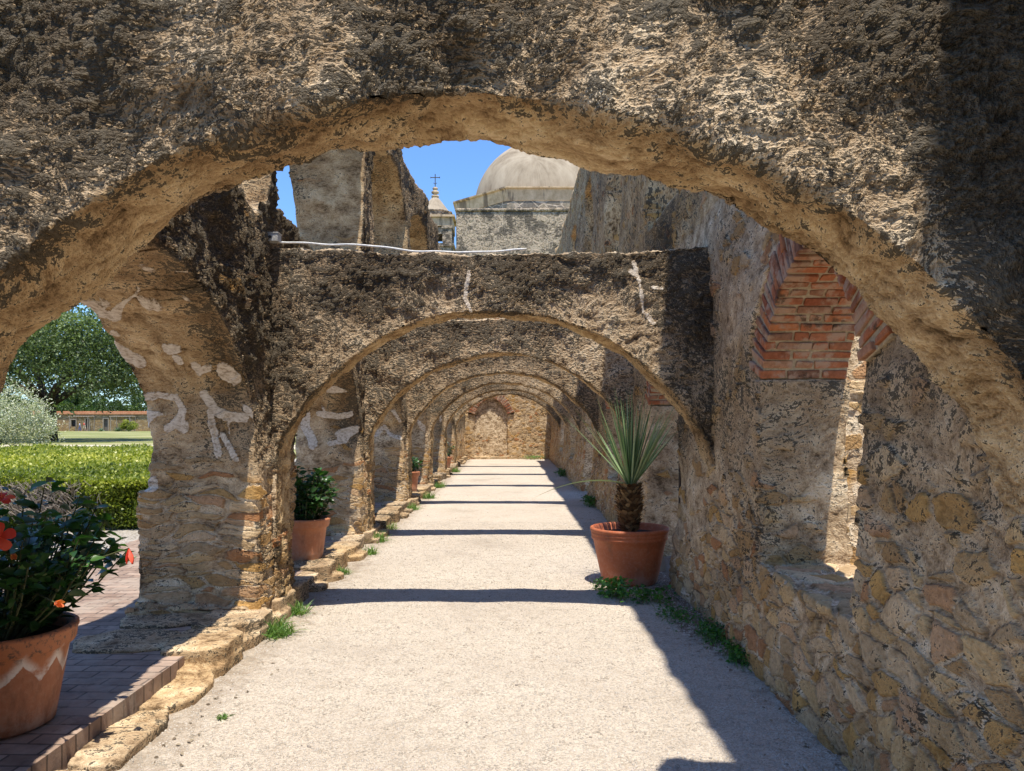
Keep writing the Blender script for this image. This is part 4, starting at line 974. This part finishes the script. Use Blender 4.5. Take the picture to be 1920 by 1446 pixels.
# ------------------------------------------------------------------ small things on the right
mb = MB(); mb.tube([(1.50, 7.13, -.02), (1.50, 7.13, 2.2)], .016, 8); mb.tube([(1.53, 7.13, -.02), (1.53, 7.13, 2.2)], .010, 8)
o = mb.obj('metal_conduit', M['dark_metal'], None, True, (1.5, 7.13, 0)); tag(o, 'thin dark metal conduit running up the wall edge behind the yucca pot', 'pipe')
mb = MB(); mb.obox((1.435, 7.75, .12), (.035, 0, .012), (0, .012, .0), (-.03, .0, .12)); o = mb.obj('timber_offcut', M['wood'], None, False, (1.435, 7.75, 0)); tag(o, 'short pale board leaning on the wall beside the yucca pot', 'board')

# weeds and grass tufts
def tuft(x, y, s, n, label, dry=0., z=0.):
    s = s*1.3; n = int(n*1.25)
    a = rng.uniform(0, 2*PI, n); e = rng.uniform(.35, 1.45, n)
    d = np.stack([np.cos(a)*np.cos(e), np.sin(a)*np.cos(e), np.sin(e)], 1)
    b = np.stack([x+np.clip(rng.normal(0, s*.25, n), -s*.5, s*.5), y+np.clip(rng.normal(0, s*.3, n), -s*.6, s*.6), np.full(n, z)], 1)
    lv = np.clip(rng.normal(.4+dry, .25, n), 0, 1)
    o = leafobj('grass_tuft', [blades(b, d, s*rng.uniform(.5, 1.2, n), .0075, .35, 4, lv=lv)], M['grass'], None, (x, y, z)); tag(o, label, 'grass', 'grass tufts along the kerb'); return o
tuft(-1.60, 5.42, .16, 150, 'largest bright grass tuft, at the foot of the nearest left pier')
tuft(-1.62, 6.02, .12, 110, 'grass tuft against the arch leg, just beyond the largest tuft')
tuft(-1.60, 7.6, .09, 70, 'small weedy tuft by the kerb beside the plain terracotta pot')
tuft(-1.55, 8.7, .12, 90, 'grass tuft halfway between the second and third arches', .1)
tuft(-1.62, 9.6, .16, 150, 'long grass clump at the foot of the third arch')
tuft(-1.63, 13.0, .15, 120, 'grass clump before the fourth arch on the left')
tuft(-1.55, 14.9, .16, 130, 'green clump on the kerb in front of the small distant pot')
tuft(-1.58, 17.3, .18, 130, 'grass clump at the foot of the fifth arch')
tuft(-1.60, 22.5, .2, 130, 'farthest grass clump on the left kerb', 0)
tuft(-1.42, 3.92, .04, 24, 'tiny sprig growing in the gravel by the near kerb')
tuft(-1.62, 10.7, .12, 60, 'dry straw-coloured grass beyond the third arch', .5)
def weed(x, y, rx, ry, h, n, leaf, label, bright=.5):
    p = np.stack([x+rng.normal(0, rx*.5, n), y+rng.normal(0, ry*.5, n), h*rng.random(n)**.7], 1)
    d = rng.normal(size=(n, 3)); d[:, 2] = np.abs(d[:, 2])*.4+.1; s = leaf*rng.uniform(.6, 1.2, n)
    st = np.stack([p[:, 0], p[:, 1], p[:, 2]*0], 1)
    w = leaves(p, d, s, s*.75, 'leaf', np.clip(rng.normal(bright, .2, n), 0, 1))
    v = blades(st[:n//3], np.stack([rng.normal(0, .2, n//3), rng.normal(0, .2, n//3), np.ones(n//3)], 1), h*.9, .004, 0, 2)
    o = leafobj('weed', [w, v], M['weed'], None, (x, y, 0)); tag(o, label, 'weed', 'leafy weeds by the right wall', 'stuff')
weed(.84, 6.62, .14, .14, .13, 200, .048, 'bright leafy weed at the foot of the yucca pot', .75)
weed(1.08, 6.45, .20, .16, .10, 220, .042, 'darker weed patch right of the bright one below the yucca pot', .35)
weed(.74, 6.9, .10, .08, .08, 60, .03, 'sparse dark weed on the left side of the yucca pot', .1)
weed(1.22, 5.9, .16, .30, .06, 260, .026, 'low weeds in the shaded gravel between yucca pot and window', .3)
weed(1.34, 5.35, .10, .25, .08, 280, .03, 'low weeds against the foot of the wall left of the window', .3)
weed(1.36, 4.85, .07, .2, .09, 200, .032, 'weeds at the wall foot directly below the window sill', .3)
weed(1.33, 13.6, .12, .3, .16, 240, .05, 'dark weed clump at the wall foot beyond the yucca', .2)
weed(1.30, 20.8, .15, .4, .16, 200, .06, 'small far weed clump at the wall foot near the end', .2)
weed(.8, 29.6, .4, .2, .14, 200, .05, 'weeds at the foot of the end wall', .4)

# loose stones
def scatter(name, n, x0, x1, y0, y1, s0, s1, mat, bias=1.):
    ico = np.array([[0,0,1],[.89,0,.45],[.28,.85,.45],[-.72,.53,.45],[-.72,-.53,.45],[.28,-.85,.45],[.72,.53,-.45],[-.28,.85,-.45],[-.89,0,-.45],[-.28,-.85,-.45],[.72,-.53,-.45],[0,0,-1]])
    fc = np.array([[0,1,2],[0,2,3],[0,3,4],[0,4,5],[0,5,1],[1,6,2],[2,7,3],[3,8,4],[4,9,5],[5,10,1],[6,7,2],[7,8,3],[8,9,4],[9,10,5],[10,6,1]])
    s = s0*(s1/s0)**(rng.random(n)**1.5); X = rng.uniform(x0, x1, n); Y = y0+(y1-y0)*rng.random(n)**bias
    v = ico[None]*s[:, None, None]*rng.uniform(.6, 1.2, (n, 1, 3))*np.array([1, 1, .6])*rng.uniform(.8, 1.2, (n, 12, 1))
    a = rng.uniform(0, 6.28, n); c, q = np.cos(a), np.sin(a); vx = v[..., 0]*c[:, None]-v[..., 1]*q[:, None]; vy = v[..., 0]*q[:, None]+v[..., 1]*c[:, None]
    v = np.stack([vx+X[:, None], vy+Y[:, None], v[..., 2]+pathz(X, Y)[:, None]+.15*s[:, None]], -1).reshape(-1, 3)
    f = (fc[None]+(np.arange(n)*12)[:, None, None]).reshape(-1, 3)
    o = link(name, mesh_np(name, v, f.ravel(), np.full(len(f), 3), True), mat); return tag(o, kind='stuff')
tag(scatter('gravel', 90000, -1.66, 1.45, 2.8, 11.5, .0022, .0085, M['palegrain'], 1.5), 'fine pale gravel grains scattered over the path', 'gravel')
tag(scatter('pebbles', 150, -1.6, 1.4, 3., 16, .005, .014, M['pebble'], 1.2), 'small grey pebbles on the gravel path', 'pebbles')
n = 420; q = rng.random(n) < .7
X = np.where(q, 1.45-np.abs(rng.normal(0, .16, n)), -1.58+np.abs(rng.normal(0, .10, n))); Y = 3.2+16*rng.random(n)**1.5
sz = rng.uniform(.012, .034, n)
o = leafobj('leaf_litter', [leaves(np.stack([X, Y, .004+0*X], 1), np.stack([rng.normal(size=n), rng.normal(size=n), rng.uniform(0, .25, n)], 1), sz, sz*.5, 'leaf')], M['dryleaf'])
tag(o, 'small dry brown leaves gathered along both edges of the path', 'leaf litter', kind='stuff')
